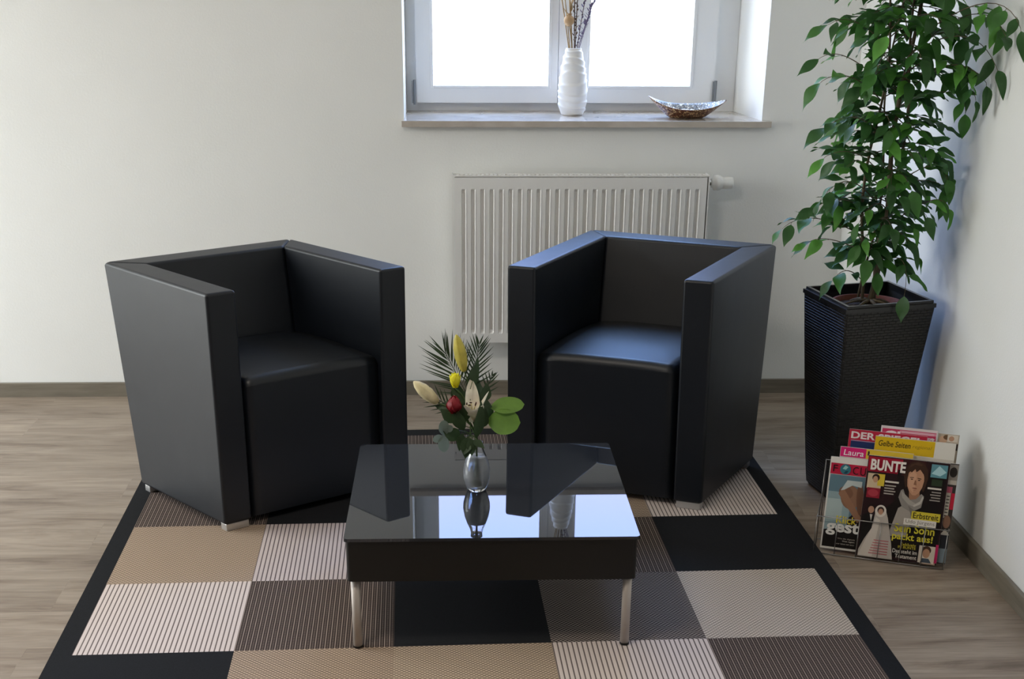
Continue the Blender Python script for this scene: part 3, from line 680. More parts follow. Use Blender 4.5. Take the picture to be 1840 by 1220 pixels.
# ------------------------------------------------------------------ mosaic bowl
BC = V((.862, .085, 1.0147))
def mosaic(name, c1, c2, grout, sc):
    m = mat(name, c1, .4); t, n, l, bs = nodes(m); tc = n.new('ShaderNodeTexCoord'); vo = n.new('ShaderNodeTexVoronoi'); vo.inputs['Scale'].default_value = sc
    v2 = n.new('ShaderNodeTexVoronoi'); v2.feature = 'DISTANCE_TO_EDGE'; v2.inputs['Scale'].default_value = sc
    l.new(tc.outputs['Object'], vo.inputs['Vector']); l.new(tc.outputs['Object'], v2.inputs['Vector'])
    cr = n.new('ShaderNodeValToRGB'); cr.color_ramp.elements[0].color = (*rgb(c1), 1); cr.color_ramp.elements[1].color = (*rgb(c2), 1); cr.color_ramp.elements[0].position = .3; cr.color_ramp.elements[1].position = .75
    sp = n.new('ShaderNodeSeparateXYZ'); l.new(vo.outputs['Color'], sp.inputs[0]); l.new(sp.outputs[0], cr.inputs[0])
    lt = n.new('ShaderNodeMath'); lt.operation = 'LESS_THAN'; lt.inputs[1].default_value = .09; l.new(v2.outputs['Distance'], lt.inputs[0])
    mx = n.new('ShaderNodeMix'); mx.data_type = 'RGBA'; l.new(lt.outputs[0], mx.inputs[0]); l.new(cr.outputs[0], mx.inputs[6]); mx.inputs[7].default_value = (*rgb(grout), 1); l.new(mx.outputs[2], bs.inputs['Base Color']); return m
M_mo = mosaic('mosaic_outside', '#6b3a22', '#c9a87c', '#3a1c10', 130); M_mi = mosaic('mosaic_inside', '#8b8f94', '#e8e4dc', '#5a5550', 110)
b = NB(); nu, nv = 28, 10
def bowlp(rho, th, inn=0):
    c, q = math.cos(th), math.sin(th)
    x = .141*c*rho; y = .074*math.copysign(abs(q)**1.35, q)*rho
    rim = .044+(.032 if c < 0 else .020)*abs(c)**2.2-.010*max(0, -q)
    g_ = 0 if rho < .42 else ((rho-.42)/.58)**1.15
    return V((BC.x+x*(1-.02*inn), BC.y+y*(1-.07*inn)-.012*c*rho, BC.z+rim*g_+.0045*inn*(1-rho**8)))
for inn in (0, 1):
    cen = b.verts.new(bowlp(0, 0, inn)); g = [[b.verts.new(bowlp((j+1)/nv, 2*PI*i/(2*nu), inn)) for i in range(2*nu)] for j in range(nv)]
    for i in range(2*nu):
        k = (i+1) % (2*nu); f = b.faces.new((cen, g[0][i], g[0][k]) if inn else (cen, g[0][k], g[0][i])); f.material_index = inn
        for j in range(nv-1):
            f = b.faces.new((g[j][i], g[j+1][i], g[j+1][k], g[j][k]) if inn else (g[j][i], g[j][k], g[j+1][k], g[j+1][i])); f.material_index = inn
    if inn:
        for i in range(2*nu): k = (i+1) % (2*nu); b.faces.new((out_r[i], out_r[k], g[-1][k], g[-1][i]))
    out_r = g[-1]
bmesh.ops.remove_doubles(b, verts=b.verts, dist=.0004)
props(obj('mosaic_bowl', b, [M_mo, M_mi], smooth=True), 'brown boat-shaped mosaic bowl at the right end of the windowsill', 'bowl')
M_green = mat('green_glass', '#1f9a5a', .1); M_stone = noise_mat('pale_stone', '#e8e2d6', '#cfc6b6', 30, .5)
b = NB(); blob(b, BC+V((-.032, -.012, .024)), .0095, (1.15, 1, .8), 2); props(obj('glass_pebble', b, M_green, smooth=True), 'green glass pebble lying in the mosaic bowl', 'pebble')
for i, (dx, dy, r_, lb) in enumerate(((-.058, -.006, .009, 'leftmost white pebble in the mosaic bowl'), (-.046, .012, .009, 'white pebble behind the green glass one'), (-.012, -.008, .010, 'white pebble just right of the green glass one'), (.004, .012, .009, 'rear middle white pebble in the mosaic bowl'), (.020, -.006, .009, 'rightmost white pebble in the mosaic bowl'))):
    b = NB(); blob(b, BC+V((dx, dy, .016+.002*abs(dx)/.02+r_*.8)), r_, (1.3, 1, .75), 2); props(obj('white_pebble', b, M_stone, smooth=True), lb, 'pebble', 'white pebbles in the bowl')

# ------------------------------------------------------------------ planter
def rattan():
    m = mat('black_rattan', (.010, .009, .008), .45, spec=.45); t, n, l, bs = nodes(m)
    uv = n.new('ShaderNodeUVMap'); uv.uv_map = 'UVMap'
    br = n.new('ShaderNodeTexBrick'); br.inputs['Scale'].default_value = 1; br.inputs['Brick Width'].default_value = .022; br.inputs['Row Height'].default_value = .0085
    br.inputs['Mortar Size'].default_value = .0012; br.inputs['Mortar Smooth'].default_value = .9; br.offset = .5
    br.inputs['Color1'].default_value = (.009, .008, .007, 1); br.inputs['Color2'].default_value = (.017, .015, .013, 1); br.inputs['Mortar'].default_value = (.002, .002, .002, 1)
    l.new(uv.outputs[0], br.inputs['Vector']); l.new(br.outputs['Color'], bs.inputs['Base Color'])
    bp = n.new('ShaderNodeBump'); bp.inputs['Strength'].default_value = .9; bp.inputs['Distance'].default_value = .003; bp.invert = True
    l.new(br.outputs['Fac'], bp.inputs['Height']); l.new(bp.outputs[0], bs.inputs['Normal']); return m
M_rat = rattan(); M_rim = mat('rattan_rim', (.012, .011, .010), .3); M_inside = mat('planter_liner', (.008, .008, .008), .6)
PT = [V((1.125, -1.200, 0)), V((1.409, -1.124, 0)), V((1.356, -.856, 0)), V((1.072, -.930, 0))]
pc = sum(PT, V())/4; PZ = .626
def ins(k, z):   # corner ring scaled about the planter's centre
    return [V((pc.x+(p.x-pc.x)*k, pc.y+(p.y-pc.y)*k, z)) for p in PT]
plt = thing('rattan_planter', (pc.x, pc.y, 0), 'tall black woven square planter in the right corner', 'planter')
b = NB(); uvl = b.loops.layers.uv.new('UVMap')
NZ = 12
for i in range(4):
    for j in range(NZ):
        t0, t1 = j/NZ, (j+1)/NZ
        def cor(i_, t): return ins(.66+.34*t**.9, .012+(PZ-.026)*t)[i_ % 4]
        vs = [cor(i, t0), cor(i+1, t0), cor(i+1, t1), cor(i, t1)]
        f = b.faces.new([b.verts.new(p) for p in vs]); wd = .28
        w0 = (vs[1]-vs[0]).length; w1 = (vs[2]-vs[3]).length
        for lp, uvv in zip(f.loops, ((-w0/2, vs[0].z), (w0/2, vs[1].z), (w1/2, vs[2].z), (-w1/2, vs[3].z))): lp[uvl].uv = (uvv[0]+i*.5, uvv[1])
bmesh.ops.remove_doubles(b, verts=b.verts, dist=.00001)
bevel(b, .006, 2, [e for e in b.edges if abs(e.verts[0].co.z-e.verts[1].co.z) > .02 and min((((e.verts[1].co if e.verts[1].co.z > e.verts[0].co.z else e.verts[0].co).xy-cc.xy).length for cc in [c_ for j in range(1, NZ+1) for c_ in ins(.66+.34*(j/NZ)**.9, 0)])) < .001])
obj('woven_body', b, M_rat, plt, smooth=False)
b = NB()
def ring(k0, k1, z0, z1, mi=0):
    o0, o1, i0, i1 = ins(k1, z0), ins(k1, z1), ins(k0, z0), ins(k0, z1)
    for i in range(4):
        j = (i+1) % 4
        for q_ in ((o0[i], o0[j], o1[j], o1[i]), (i0[j], i0[i], i1[i], i1[j]), (o1[i], o1[j], i1[j], i1[i]), (i0[i], i0[j], o0[j], o0[i])):
            b.faces.new([b.verts.new(p) for p in q_]).material_index = mi
ring(.90, 1.01, PZ-.016, PZ-.004); ring(.90, .965, PZ-.004, PZ+.004)
bmesh.ops.remove_doubles(b, verts=b.verts, dist=.00001); obj('rim', b, M_rim, plt)
b = NB()
i0, i1 = ins(.90, PZ-.15), ins(.90, PZ-.003)
for i in range(4): j = (i+1) % 4; b.faces.new([b.verts.new(p) for p in (i0[j], i0[i], i1[i], i1[j])])
b.faces.new([b.verts.new(p) for p in i0]); bmesh.ops.remove_doubles(b, verts=b.verts, dist=.00001); obj('liner', b, M_inside, plt)
b = NB(); hexa(b, ins(.60, 0), ins(.64, .013)); obj('plinth', b, M_inside, plt)

# ------------------------------------------------------------------ weeping fig
FX, FY = 1.238, -1.045
fig = thing('potted_fig_tree', (FX, FY, PZ-.148), 'leafy green weeping fig in a terracotta pot inside the black planter', 'plant')
M_terra = noise_mat('terracotta', '#8a4a38', '#6f3a2c', 20, .8); M_soil = noise_mat('soil', '#2a1f17', '#4a382a', 60, .95, bump=.8, bscale=120, bdist=.01)
M_bark = noise_mat('bark', '#6e6048', '#4b4234', 30, .85, stretch=(1, 1, .3), bump=.3)
b = NB(); lathe(b, [(.075, 0), (.100, .10), (.100, .105), (.108, .105), (.109, .128), (.100, .129), (.097, .112), (.093, .108)], (FX, FY, PZ-.147), 40, close=False); obj('terracotta_pot', b, M_terra, fig, smooth=True)
b = NB(); g = lathe(b, [(.098, .113), (.07, .118), (.04, .121), (0, .123)], (FX, FY, PZ-.147), 24, close=False)
for v_ in b.verts: v_.co.z += random.uniform(-.002, .003)
bmesh.ops.remove_doubles(b, verts=b.verts, dist=.0001); obj('soil', b, M_soil, fig, smooth=True)
z_s = PZ-.147+.115
trunks = []
for k, (ox, oy, lean, wob, r_) in enumerate(((.0, -.01, (.05, .01), .012, .0085), (-.035, .01, (-.02, .02), .015, .005), (.025, .02, (.03, -.03), .014, .0055), (-.01, .035, (.02, .04), .012, .004))):
    pts = []
    for i in range(19):
        t = i/18; z = z_s+t*1.15
        px_ = FX+ox*(1-t*.6)+lean[0]*t+wob*math.sin(t*11+k*1.7); py_ = FY+oy*(1-t*.6)+lean[1]*t+wob*math.cos(t*10+k*2.1)
        pts.append(V((px_, py_, z)))
    trunks.append(pts)
    b = NB(); tube(b, pts, [r_*(1-.55*i/18) for i in range(19)], 8); obj('trunk', b, M_bark, fig, smooth=True)
b = NB()
for k in range(7):
    a = 2*PI*k/7+.3; p0 = V((FX+.008*math.cos(a), FY-.008+.008*math.sin(a), z_s+.02)); tube(b, bez(p0, p0+V((.03*math.cos(a), .03*math.sin(a), .004)), V((FX+.075*math.cos(a), FY+.075*math.sin(a), z_s+.003)), 5), [.006, .005, .0045, .004, .003, .002], 6)
obj('roots', b, M_bark, fig, smooth=True)
M_lf = []
for nm, c in (('fig_leaf_dark', '#2b5224'), ('fig_leaf_mid', '#386828'), ('fig_leaf_light', '#528a35')): M_lf.append(leafmat(nm, c, .52, scale=20))
twb = NB(); lfb = NB(); NLEAF = 0
def spray(p0, p1, p2, nleaf, L0=.066, start=.2, rad_=.0018):
    """a twig with alternate leaves; the last leaf continues the tip"""
    global NLEAF
    pts = bez(p0, p1, p2, 10); tube(twb, pts, [rad_*(1-.06*i) for i in range(11)], 5)
    for i in range(nleaf+1):
        t = start+(1-start)*i/nleaf; q_ = t*10; i0 = min(int(q_), 9); p = pts[i0].lerp(pts[i0+1], q_-i0)
        d = (pts[min(i0+1, 10)]-pts[i0]).normalized(); sd = d.cross(V((0, 0, 1)))
        if sd.length < .1: sd = V((random.uniform(-1, 1), random.uniform(-1, 1), 0))
        sd.normalize(); sgn = 1 if i % 2 else -1
        if i == nleaf: sgn = 0
        dd = d*random.uniform(.4, .9)+sd*sgn*random.uniform(.5, .95)+V((random.uniform(-.2, .2), random.uniform(-.2, .2), random.uniform(-.55, .22)))
        nn = V((random.uniform(-.45, .45), random.uniform(-.75, .15), 1))
        L = L0*random.uniform(.75, 1.2)
        pet = p+dd.normalized()*.008; tube(twb, [p, pet], .0007, 4, cap=False)
        # keep the blade clear of the wall
        end = pet+dd.normalized()*L
        if end.x > XR-.012: dd.x = -abs(dd.x)*.3; pet.x = min(pet.x, XR-.03)
        leaf(lfb, pet, dd, nn, L, L*random.uniform(.38, .50), random.uniform(.05, .45), random.uniform(.1, .45), 9, 1.2, random.choices((0, 1, 2), (5, 4, 1.6))[0], wav=.09, peak=.36, form='drip')
        NLEAF += 1
def env(z):   # crown radius against height
    for (z0_, r0_), (z1_, r1_) in zip(ENV, ENV[1:]):
        if z0_ <= z <= z1_: return r0_+(r1_-r0_)*(z-z0_)/(z1_-z0_)
    return ENV[-1][1]
ENV = [(.6, .05), (.68, .07), (.78, .13), (.9, .175), (1.05, .15), (1.2, .14), (1.35, .17), (1.5, .19), (1.7, .17), (1.9, .1)]
rnd = random.Random(21)
zz = .70; k = 0
while zz < 1.74:
    tr_ = trunks[k % 4]; q_ = (zz-z_s)/1.15*18; i0 = max(0, min(int(q_), 17)); p0 = tr_[i0].lerp(tr_[i0+1], max(0, min(1, q_-i0)))
    a = k*2.39996+rnd.uniform(-.4, .4); R_ = env(zz)*rnd.uniform(.65, 1.05); o_ = V((math.cos(a), math.sin(a), 0))
    ex = FX+.0*(zz)+o_.x*R_; ey = FY+o_.y*R_
    lim = XR-.045
    ex = min(ex, lim)
    p2 = V((ex, ey, zz+rnd.uniform(-.03, .05))); p1 = p0.lerp(p2, .5)+V((0, 0, rnd.uniform(.03, .07)))
    spray(p0, p1, p2, rnd.choice((6, 7, 8)), .070, .15)
    zz += .0088; k += 1
# individual sprays seen clear of the crown
hero = [((1.20, -1.05, .80), (1.02, -1.10, .90), (.945, -1.12, .842), 5), ((1.20, -1.08, .76), (1.06, -1.12, .83), (1.015, -1.13, .80), 4),
        ((1.20, -1.05, 1.22), (1.06, -1.12, 1.33), (1.00, -1.13, 1.295), 3), ((1.20, -1.05, 1.18), (1.08, -1.12, 1.28), (1.01, -1.13, 1.235), 4),
        ((1.26, -1.08, 1.30), (1.40, -1.16, 1.48), (1.422, -1.30, 1.36), 7), ((1.26, -1.08, 1.26), (1.38, -1.12, 1.36), (1.405, -1.15, 1.16), 8), ((1.28, -1.08, 1.22), (1.36, -1.16, 1.34), (1.40, -1.22, 1.20), 6),
        ((1.22, -1.05, .90), (1.10, -1.14, 1.02), (1.04, -1.15, .93), 5), ((1.22, -1.05, .86), (1.10, -1.12, .95), (1.03, -1.13, .90), 4),
        ((1.25, -1.05, .72), (1.32, -1.12, .80), (1.30, -1.16, .66), 3), ((1.22, -1.05, .66), (1.15, -1.08, .74), (1.11, -1.10, .69), 3),
        ((1.27, -1.06, .84), (1.38, -1.10, .95), (1.405, -1.12, .90), 5), ((1.27, -1.06, .95), (1.37, -1.10, 1.05), (1.39, -1.12, .98), 5),
        ((1.22, -1.05, 1.30), (1.08, -1.12, 1.42), (1.02, -1.12, 1.38), 5), ((1.24, -1.08, 1.34), (1.20, -1.20, 1.44), (1.14, -1.24, 1.36), 6),
        ((1.28, -1.12, 1.36), (1.40, -1.28, 1.50), (1.425, -1.38, 1.38), 5), ((1.27, -1.10, 1.24), (1.36, -1.18, 1.32), (1.415, -1.24, 1.24), 5), ((1.28, -1.10, 1.32), (1.38, -1.20, 1.40), (1.42, -1.28, 1.28), 5),
        ((1.22, -1.06, .98), (1.12, -1.14, 1.08), (1.035, -1.15, 1.04), 5), ((1.22, -1.06, 1.08), (1.10, -1.14, 1.18), (1.03, -1.16, 1.12), 5)]
for p0, p1, p2, n_ in hero: spray(V(p0), V(p1), V(p2), n_, .068, .35)
obj('twigs', twb, M_bark, fig, smooth=True)
obj('foliage', lfb, M_lf, fig, smooth=True)

# ------------------------------------------------------------------ wire rack with magazines
RO = V((1.023, -1.494, .004)); RA = -.3567; TH = math.radians(12)
RU = V((math.cos(RA), math.sin(RA), 0)); RNB = V((-math.sin(RA), math.cos(RA), 0)); RV = V((0, 0, math.cos(TH)))+RNB*math.sin(TH); RN = RU.cross(RV); RN = -RN if RN.y > 0 else RN
def R3(u, v_, d=0): return RO+RNB*d+RU*u+RV*v_      # d = how far back the sheet stands
def R3n(u, v_, d, n_): return R3(u, v_, d)+RN*n_
def text_polys(s, shear=0, bold=0, space=1.0):
    cu = bpy.data.curves.new('t', 'FONT'); cu.body = s; cu.size = 1; cu.shear = shear; cu.offset = bold; cu.space_character = space; cu.resolution_u = 3
    o = bpy.data.objects.new('t', cu); COL.objects.link(o); dg = bpy.context.evaluated_depsgraph_get(); dg.update()
    me = bpy.data.meshes.new_from_object(o.evaluated_get(dg)); bpy.data.objects.remove(o); bpy.data.curves.remove(cu)
    vs = [tuple(v.co.xy) for v in me.vertices]; ps = [tuple(p.vertices) for p in me.polygons]; bpy.data.meshes.remove(me)
    return vs, ps
class Sheet:
    """print on a cover: coloured shapes and letters lying on the magazine's face"""
    def __init__(s, d, n0, ang=0): s.d, s.n, s.mats, s.b = d, n0, [], NB()
    def mi(s, c, rough=.3):
        m = ink(c, rough)
        if m not in s.mats: s.mats.append(m)
        return s.mats.index(m)
    def poly(s, c, pts, up=True):
        if up: s.n += .00006
        f = s.b.faces.new([s.b.verts.new(R3n(u, v_, s.d, s.n)) for u, v_ in pts]); f.material_index = s.mi(c)
        if f.calc_center_median() is not None:
            f.normal_update()
            if f.normal.dot(RN) < 0: f.normal_flip()
    def rect(s, c, u0, v0, u1, v1, skew=0): s.poly(c, [(u0, v0), (u1, v0+skew), (u1, v1+skew), (u0, v1)])
    def ell(s, c, cu, cv, ru, rv, rot=0, n=20, cut=None):
        s.poly(c, [(cu+ru*math.cos(2*PI*i/n)*math.cos(rot)-rv*math.sin(2*PI*i/n)*math.sin(rot), cv+ru*math.cos(2*PI*i/n)*math.sin(rot)+rv*math.sin(2*PI*i/n)*math.cos(rot)) for i in range(n)])
    def text(s, c, t, u0, v0, u1, v1, shear=0, bold=.0, space=1.0, box_text=None):
        vs, ps = text_polys(t, shear, bold, space); s.n += .00006
        if not vs: return
        x0, x1 = min(v[0] for v in vs), max(v[0] for v in vs); y0, y1 = min(v[1] for v in vs), max(v[1] for v in vs)
        bv = [s.b.verts.new(R3n(u0+(x-x0)/(x1-x0)*(u1-u0), v0+(y-y0)/(y1-y0)*(v1-v0), s.d, s.n)) for x, y in vs]; m = s.mi(c)
        for p in ps:
            try:
                f = s.b.faces.new([bv[i] for i in p]); f.material_index = m; f.normal_update()
                if f.normal.dot(RN) < 0: f.normal_flip()
            except ValueError: pass
    def done(s, name, parent): return obj(name, s.b, s.mats, parent)
M_paper = mat('paper_edge', (.62, .60, .56), .7)
MG = 'magazines in the wire rack'
def magazine(u0, u1, v0, v1, d, thick, label, cover='#e8e4dc', name='magazine', cat='magazine'):
    """stands on the rack floor; d is its front face, pages go back by thick"""
    root = thing(name, R3((u0+u1)/2, v0, d), label, cat, MG)
    b = NB(); hexa(b, [R3n(u0, v0, d, -thick), R3n(u1, v0, d, -thick), R3n(u1, v0, d, 0), R3n(u0, v0, d, 0)][::-1], [R3n(u0, v1, d, -thick), R3n(u1, v1, d, -thick), R3n(u1, v1, d, 0), R3n(u0, v1, d, 0)][::-1])
    bmesh.ops.recalc_face_normals(b, faces=b.faces); obj('pages', b, M_paper, root)
    return root, Sheet(d, .00005)
# front left: globe masthead magazine
mg, sh = magazine(.008, .206, .006, .267, .018, .004, 'magazine at front left with globe in its pink-red masthead')
sh.rect('#d9d4cc', .0085, .0065, .2055, .2665); sh.rect('#5f7a86', .012, .012, .2055, .218)
sh.rect('#8fa3a6', .012, .06, .075, .17); sh.rect('#a9b8b6', .012, .09, .055, .15)
sh.rect('#b81f3e', .011, .219, .2055, .250, 0)
sh.poly('#1d1512', [(.065, .012), (.2055, .012), (.2055, .218), (.125, .21), (.12, .15), (.075, .10)])
sh.poly('#16110f', [(.012, .012), (.13, .012), (.12, .075), (.05, .068), (.012, .06)])
sh.ell('#8a6650', .073, .158, .026, .034, .2); sh.ell('#7a5642', .060, .17, .020, .017, -.5); sh.poly('#946c54', [(.040, .165), (.052, .183), (.112, .10), (.100, .088)]); sh.ell('#6f4d3b', .100, .155, .010, .045, .1)
sh.poly('#b9c0bd', [(.045, .175), (.06, .205), (.10, .205), (.10, .188), (.075, .192), (.055, .178)])
mg_p = sh.done('cover', mg)
sh = Sheet(.018, .0016)
sh.text('#2a1a1e', 'F', .018, .226, .030, .245, 0, .0); sh.text('#2a1a1e', 'C', .071, .223, .086, .245, 0, .0); sh.text('#2a1a1e', 'U', .091, .222, .106, .245, 0, .0); sh.text('#2a1a1e', 'S', .112, .222, .124, .245)
sh.ell('#35707c', .051, .235, .0145, .0145); sh.poly('#9fc4c0', [(.043, .236), (.050, .246), (.058, .242), (.052, .234)]); sh.poly('#1e3d4a', [(.047, .223), (.056, .224), (.060, .232), (.052, .231)])
sh.done('masthead', mg)
sh = Sheet(.018, .0016)
sh.text('#d8c23a', 'Klick', .043, .082, .098, .103, 0, .015); sh.text('#e6e2dc', 'gest', .018, .046, .108, .086, 0, .03)
sh.text('#b5a89a', 'Wie die digitale', .052, .036, .10, .041); sh.text('#d5cdc2', 'Welt regiert', .066, .029, .10, .034); sh.text('#c5bdb2', 'wer leben wir jetzt', .05, .021, .10, .026)
sh.done('headline', mg)
# front right: large celebrity magazine
mg, sh = magazine(.108, .322, .003, .287, .004, .004, 'large front magazine with red masthead and dark-haired man in grey scarf')
sh.rect('#2a1719', .1082, .0032, .3218, .2868); sh.rect('#9c1830', .110, .243, .213, .284); sh.rect('#1c1413', .19, .012, .318, .255)
sh.rect('#3a1a1c', .20, .24, .26, .286)
sh.poly('#17120f', [(.155, .10), (.175, .15), (.205, .185), (.225, .165), (.235, .12), (.23, .06), (.165, .06)])             # jacket left
sh.poly('#191414', [(.235, .12), (.262, .165), (.30, .175), (.317, .13), (.317, .02), (.235, .02)])                          # jacket right
sh.poly('#a39a90', [(.185, .07), (.203, .15), (.223, .165), (.243, .135), (.232, .07)])                                     # pullover
sh.poly('#3f2a20', [(.210, .225), (.206, .245), (.213, .268), (.224, .281), (.240, .285), (.256, .279), (.267, .263), (.270, .240), (.266, .214), (.262, .200), (.256, .212), (.220, .212), (.214, .208)])   # hair
sh.poly('#50372a', [(.213, .250), (.222, .274), (.238, .281), (.252, .276), (.246, .268), (.230, .270), (.220, .258)])
sh.poly('#a0745a', [(.224, .210), (.252, .206), (.256, .180), (.242, .166), (.228, .178)])
sh.poly('#bb8c6e', [(.2185, .250), (.217, .232), (.219, .214), (.225, .200), (.235, .190), (.243, .190), (.252, .199), (.258, .214), (.2605, .232), (.259, .250), (.250, .262), (.228, .263)])
sh.poly('#c99b7d', [(.221, .246), (.220, .228), (.224, .210), (.235, .197), (.240, .215), (.240, .248), (.230, .256)])
sh.poly('#3f2a20', [(.214, .240), (.216, .262), (.232, .274), (.252, .272), (.263, .258), (.262, .236), (.257, .250), (.247, .262), (.238, .254), (.234, .262), (.226, .252), (.220, .256)])
sh.ell('#2a1a15', .2285, .2335, .0032, .0014); sh.ell('#2a1a15', .2475, .2325, .0032, .0014); sh.poly('#3a241b', [(.223, .239), (.233, .2395), (.233, .2375), (.223, .237)]); sh.poly('#3a241b', [(.243, .239), (.253, .2375), (.253, .2355), (.243, .237)])
sh.poly('#94664e', [(.2370, .232), (.2345, .219), (.2425, .218), (.2400, .231)]); sh.ell('#8a4f44', .2385, .2095, .0065, .0015, -.05); sh.ell('#a97c62', .2385, .2045, .004, .0012)
sh.poly('#8b857e', [(.204, .200), (.200, .180), (.212, .155), (.238, .142), (.262, .158), (.266, .190), (.258, .196), (.246, .180), (.232, .177), (.216, .190), (.210, .204)])
sh.poly('#a49d94', [(.205, .199), (.210, .180), (.228, .163), (.244, .158), (.250, .166), (.230, .176), (.214, .192)]); sh.poly('#75706a', [(.228, .160), (.246, .148), (.262, .112), (.246, .108), (.236, .142)])
sh.poly('#b9b2a9', [(.262, .190), (.257, .175), (.240, .162), (.244, .158), (.260, .168), (.266, .186)])
# small pictures and blocks
sh.rect('#cbb596', .113, .196, .150, .238); sh.rect('#d0b53a', .140, .205, .158, .238); sh.ell('#2c1c16', .135, .227, .010, .010); sh.ell('#bd9272', .134, .222, .0065, .009); sh.rect('#8c2030', .115, .170, .150, .198); sh.ell('#a83a46', .132, .184, .014, .010)
sh.rect('#5f8f98', .275, .245, .317, .281); sh.poly('#a7cbd0', [(.277, .255), (.295, .278), (.315, .262), (.300, .250)]); sh.rect('#2d3a28', .280, .222, .308, .240)
sh.rect('#d8cfc4', .160, .217, .196, .222); sh.rect('#d8cfc4', .272, .212, .308, .217)
for i in range(4): sh.rect('#a69d94', .160, .207-i*.0075, .190-.004*(i % 2), .2105-.0075*i); sh.rect('#9d948c', .284-.003*(i % 2), .203-i*.0075, .308, .2062-.0075*i)
# bride and groom
sh.poly('#b8aea4', [(.100+.012, .004), (.205, .004), (.197, .05), (.180, .118), (.170, .145), (.158, .148), (.146, .138), (.142, .10), (.112, .022)])
sh.poly('#cfc5ba', [(.112, .006), (.150, .006), (.160, .11), (.148, .118), (.140, .085)]); sh.ell('#d8cec2', .1585, .136, .015, .017); sh.ell('#3a2822', .1585, .138, .009, .010); sh.ell('#b58a70', .159, .134, .0065, .0085)
sh.ell('#241915', .133, .140, .011, .013); sh.ell('#b58a70', .133, .137, .008, .010); sh.poly('#151312', [(.112, .03), (.112, .12), (.127, .128), (.143, .118), (.140, .085)]); sh.poly('#d0c8be', [(.131, .124), (.138, .124), (.136, .105)])
for i in range(6): sh.rect('#b8656a', .150-.004*i*.5, .052-i*.0075, .190, .0545-i*.0075)
sh.rect('#a98e7c', .278, .004, .318, .052); sh.rect('#d3c7b6', .272, .007, .314, .055); sh.ell('#4a3023', .292, .043, .012, .012); sh.ell('#b98d70', .292, .034, .0095, .013); sh.poly('#4b5560', [(.278, .008), (.283, .020), (.300, .020), (.308, .008)])
sh.rect('#b8235a', .3145, .010, .3216, .062)
sh.done('cover', mg)
sh = Sheet(.004, .004)
sh.text('#e6ddd4', 'BUNTE', .117, .2475, .209, .278, 0, .035)
sh.done('masthead', mg)
sh = Sheet(.004, .004)
sh.rect('#cdbb3a', .240, .124, .315, .147); sh.text('#1c1a16', 'Erbstreit', .2445, .128, .311, .1435, 0, .012)
sh.rect('#ddd6cc', .222, .107, .307, .125); sh.text('#6c665f', 'Udo Jürgens', .227, .1095, .303, .1225)
sh.text('#d6c93c', 'Sein Sohn', .200, .085, .306, .108, 0, .02); sh.text('#d6c93c', 'packt aus!', .197, .058, .304, .083, 0, .02)
sh.text('#c3b438', 'Exklusiv', .222, .048, .263, .056, 0, .01); sh.text('#c3b438', 'IN BUNTE', .216, .040, .263, .047, 0, .01)
sh.text('#ddd6cc', 'Das steht im', .203, .026, .268, .037, 0, .01); sh.text('#ddd6cc', 'Testament', .211, .012, .268, .023, 0, .01)
sh.done('headline', mg)
# behind it, right edge showing
mg, sh = magazine(.150, .345, .006, .286, .012, .004, 'magazine mostly hidden behind the front celebrity magazine, its right edge showing')
sh.rect('#3b3532', .1502, .0062, .3448, .2858); sh.rect('#8e877e', .318, .235, .3445, .283); sh.ell('#2c2824', .333, .262, .010, .014); sh.rect('#b9b2a6', .322, .228, .3445, .240)
sh.rect('#b2566a', .322, .205, .336, .222); sh.rect('#c4bcae', .322, .135, .334, .205)
for i in range(7): sh.rect('#4a443e', .324, .140+i*.009, .332, .143+i*.009)
sh.rect('#c0243c', .335, .160, .3445, .205); sh.ell('#8d6a56', .333, .125, .010, .018); sh.poly('#c9c2b8', [(.322, .09), (.332, .105), (.344, .09), (.336, .075)]); sh.rect('#26282e', .320, .05, .3445, .088); sh.rect('#7f8e96', .322, .010, .3445, .05)
sh.done('cover', mg)
# second row left: pink-tab magazine
mg, sh = magazine(.030, .225, .006, .294, .030, .003, 'magazine with small magenta corner tab, second row on the left')
sh.rect('#c9bdb8', .0302, .0062, .2248, .2938); sh.rect('#d0236e', .031, .2665, .100, .293); sh.rect('#d8b83a', .100, .266, .224, .293)
for i, c in enumerate(('#a04a5c', '#7b4854', '#b8828c', '#8a4a58', '#9c6a72')): sh.rect(c, .052+i*.017, .252-.0008*i, .061+i*.017, .262-.0008*i)
sh.rect('#e0d8cf', .032, .22, .224, .25)
sh.text('#efe4e6', 'Laura', .040, .2705, .094, .287, .1, .01); sh.rect('#3c3026', .104, .276, .109, .288)
sh.done('cover', mg)
# third row: yellow phone book
mg, sh = magazine(.119, .331, .004, .328, .045, .012, 'yellow telephone directory with white right margin, behind the front magazines', name='phone_book', cat='directory')
sh.rect('#d9d4ca', .1192, .0042, .3308, .3278); sh.rect('#d2ac1e', .1192, .285, .277, .3278); sh.rect('#c9c2b6', .1192, .05, .3308, .283)
sh.text('#3a3014', 'Gelbe Seiten', .129, .302, .214, .318, .12, .015); sh.text('#8f7720', 'regional', .219, .302, .270, .314, .25, .0)
sh.done('cover', mg)
# fourth row left: news magazine
mg, sh = magazine(.047, .255, .006, .335, .062, .003, 'news magazine with red border and blue panel at rear left')
sh.rect('#b0243c', .0472, .0062, .2548, .3348); sh.rect('#27345e', .054, .10, .248, .302); sh.rect('#8a8fa8', .054, .3025, .248, .3045)
sh.text('#e0d4d0', 'DER SPIEGEL', .053, .309, .245, .329, 0, .03); sh.done('cover', mg)
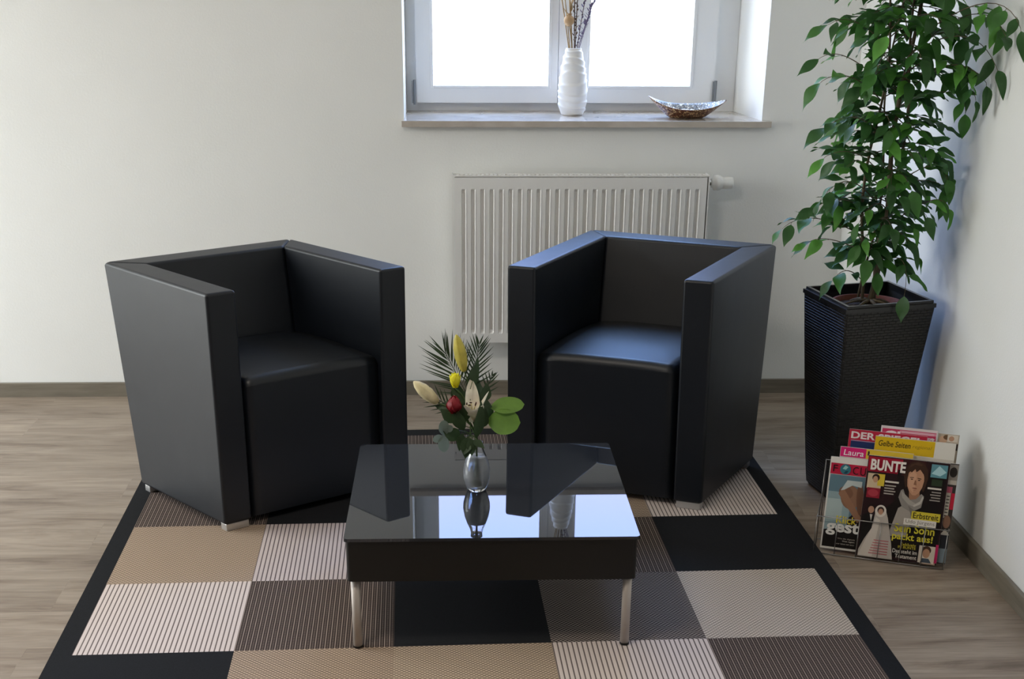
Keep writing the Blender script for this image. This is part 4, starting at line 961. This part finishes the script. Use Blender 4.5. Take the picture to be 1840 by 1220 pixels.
# rear right: pink gossip magazine
mg, sh = magazine(.130, .280, .006, .350, .074, .003, 'pink magazine at the very back of the rack with white rim')
sh.rect('#d6c8c8', .1302, .0062, .2798, .3498); sh.rect('#c0375c', .134, .02, .277, .343); sh.rect('#d58a9c', .18, .334, .277, .341)
for i in range(3): sh.rect('#e8c4cc', .185, .3345+i*.0022, .272, .3355+i*.0022)
sh.text('#f0dfe2', 'Closer', .137, .306, .275, .338, .1, .035); sh.done('cover', mg)
mg, sh = magazine(.282, .338, .006, .343, .078, .003, 'narrow strip of a photo magazine at the rear right corner of the rack')
sh.rect('#b5a794', .2822, .0062, .3378, .3428); sh.ell('#c9a487', .296, .327, .011, .010); sh.ell('#6b5038', .306, .334, .010, .007); sh.ell('#c49c80', .323, .330, .010, .009); sh.rect('#d8cbbb', .307, .322, .335, .341); sh.ell('#b98f74', .318, .331, .007, .007); sh.rect('#3a3029', .315, .300, .337, .318)
sh.done('cover', mg)
# the rack
M_wire = mat('rack_wire', (.30, .29, .28), .3, .9)
rk = thing('magazine_rack', R3(.165, 0, .04), 'wire magazine rack leaning back on the floor beside the planter', 'magazine rack')
b = NB(); f_ = -.006; wr = .0013
us = [-.008, .049, .107, .165, .223, .281, .340]
tube(b, [R3(-.010, .104, f_), R3(.345, .108, f_)], wr*1.2, 6); tube(b, [R3(-.008, .0, f_), R3(.342, .0, f_)], wr*1.2, 6)
for u in us: tube(b, [R3(u, .0, f_), R3(u, .106, f_)], wr, 6)
obj('front_grid', b, M_wire, rk, smooth=True)
b = NB()
for u in us: tube(b, [R3(u, .0, f_), R3(u, .0, .095)], wr, 6)
tube(b, [R3(-.008, 0, .095), R3(.342, 0, .095)], wr, 6); obj('bottom_grid', b, M_wire, rk, smooth=True)
b = NB()
for u in us: tube(b, [R3(u, .0, .095), R3(u, .23, .095)], wr, 6)
for v_ in (.11, .23): tube(b, [R3(-.008, v_, .095), R3(.342, v_, .095)], wr, 6)
obj('back_grid', b, M_wire, rk, smooth=True)
for u in (-.008, .342):
    foot_ = V((R3(u, .23, .095).x, R3(u, .23, .095).y, .0016))+RNB*.09
    b = NB(); tube(b, [R3(u, .105, f_), R3(u, .11, .095)], wr, 6); obj('side_wire', b, M_wire, rk, smooth=True)
    b = NB(); tube(b, [R3(u, .23, .095), foot_], wr*1.2, 6); obj('rear_leg', b, M_wire, rk, smooth=True)

# ------------------------------------------------------------------ added ceiling fill lamp, out of view, for extra warm light
M_lampg = bpy.data.materials.new('fill_lamp_glass'); M_lampg.use_nodes = True; pb = M_lampg.node_tree.nodes['Principled BSDF']
pb.inputs['Base Color'].default_value = (.9, .88, .82, 1); pb.inputs['Emission Color'].default_value = (1, .90, .78, 1); pb.inputs['Emission Strength'].default_value = 34
lmp = thing('ceiling_fill_lamp', (-.9, -2.9, ZC), 'added round ceiling fill lamp out of view, warm light', 'lamp')
b = NB(); lathe(b, [(0, -.05), (.20, -.05), (.24, -.035), (.25, 0), (0, 0)], (-.9, -2.9, ZC-.02), 40, close=False); bmesh.ops.remove_doubles(b, verts=b.verts, dist=.0001); obj('fill_lamp_shade', b, M_lampg, lmp, smooth=True)
b = NB(); lathe(b, [(.18, -.02), (.18, 0)], (-.9, -2.9, ZC), 40); obj('fill_lamp_base', b, M_white, lmp)
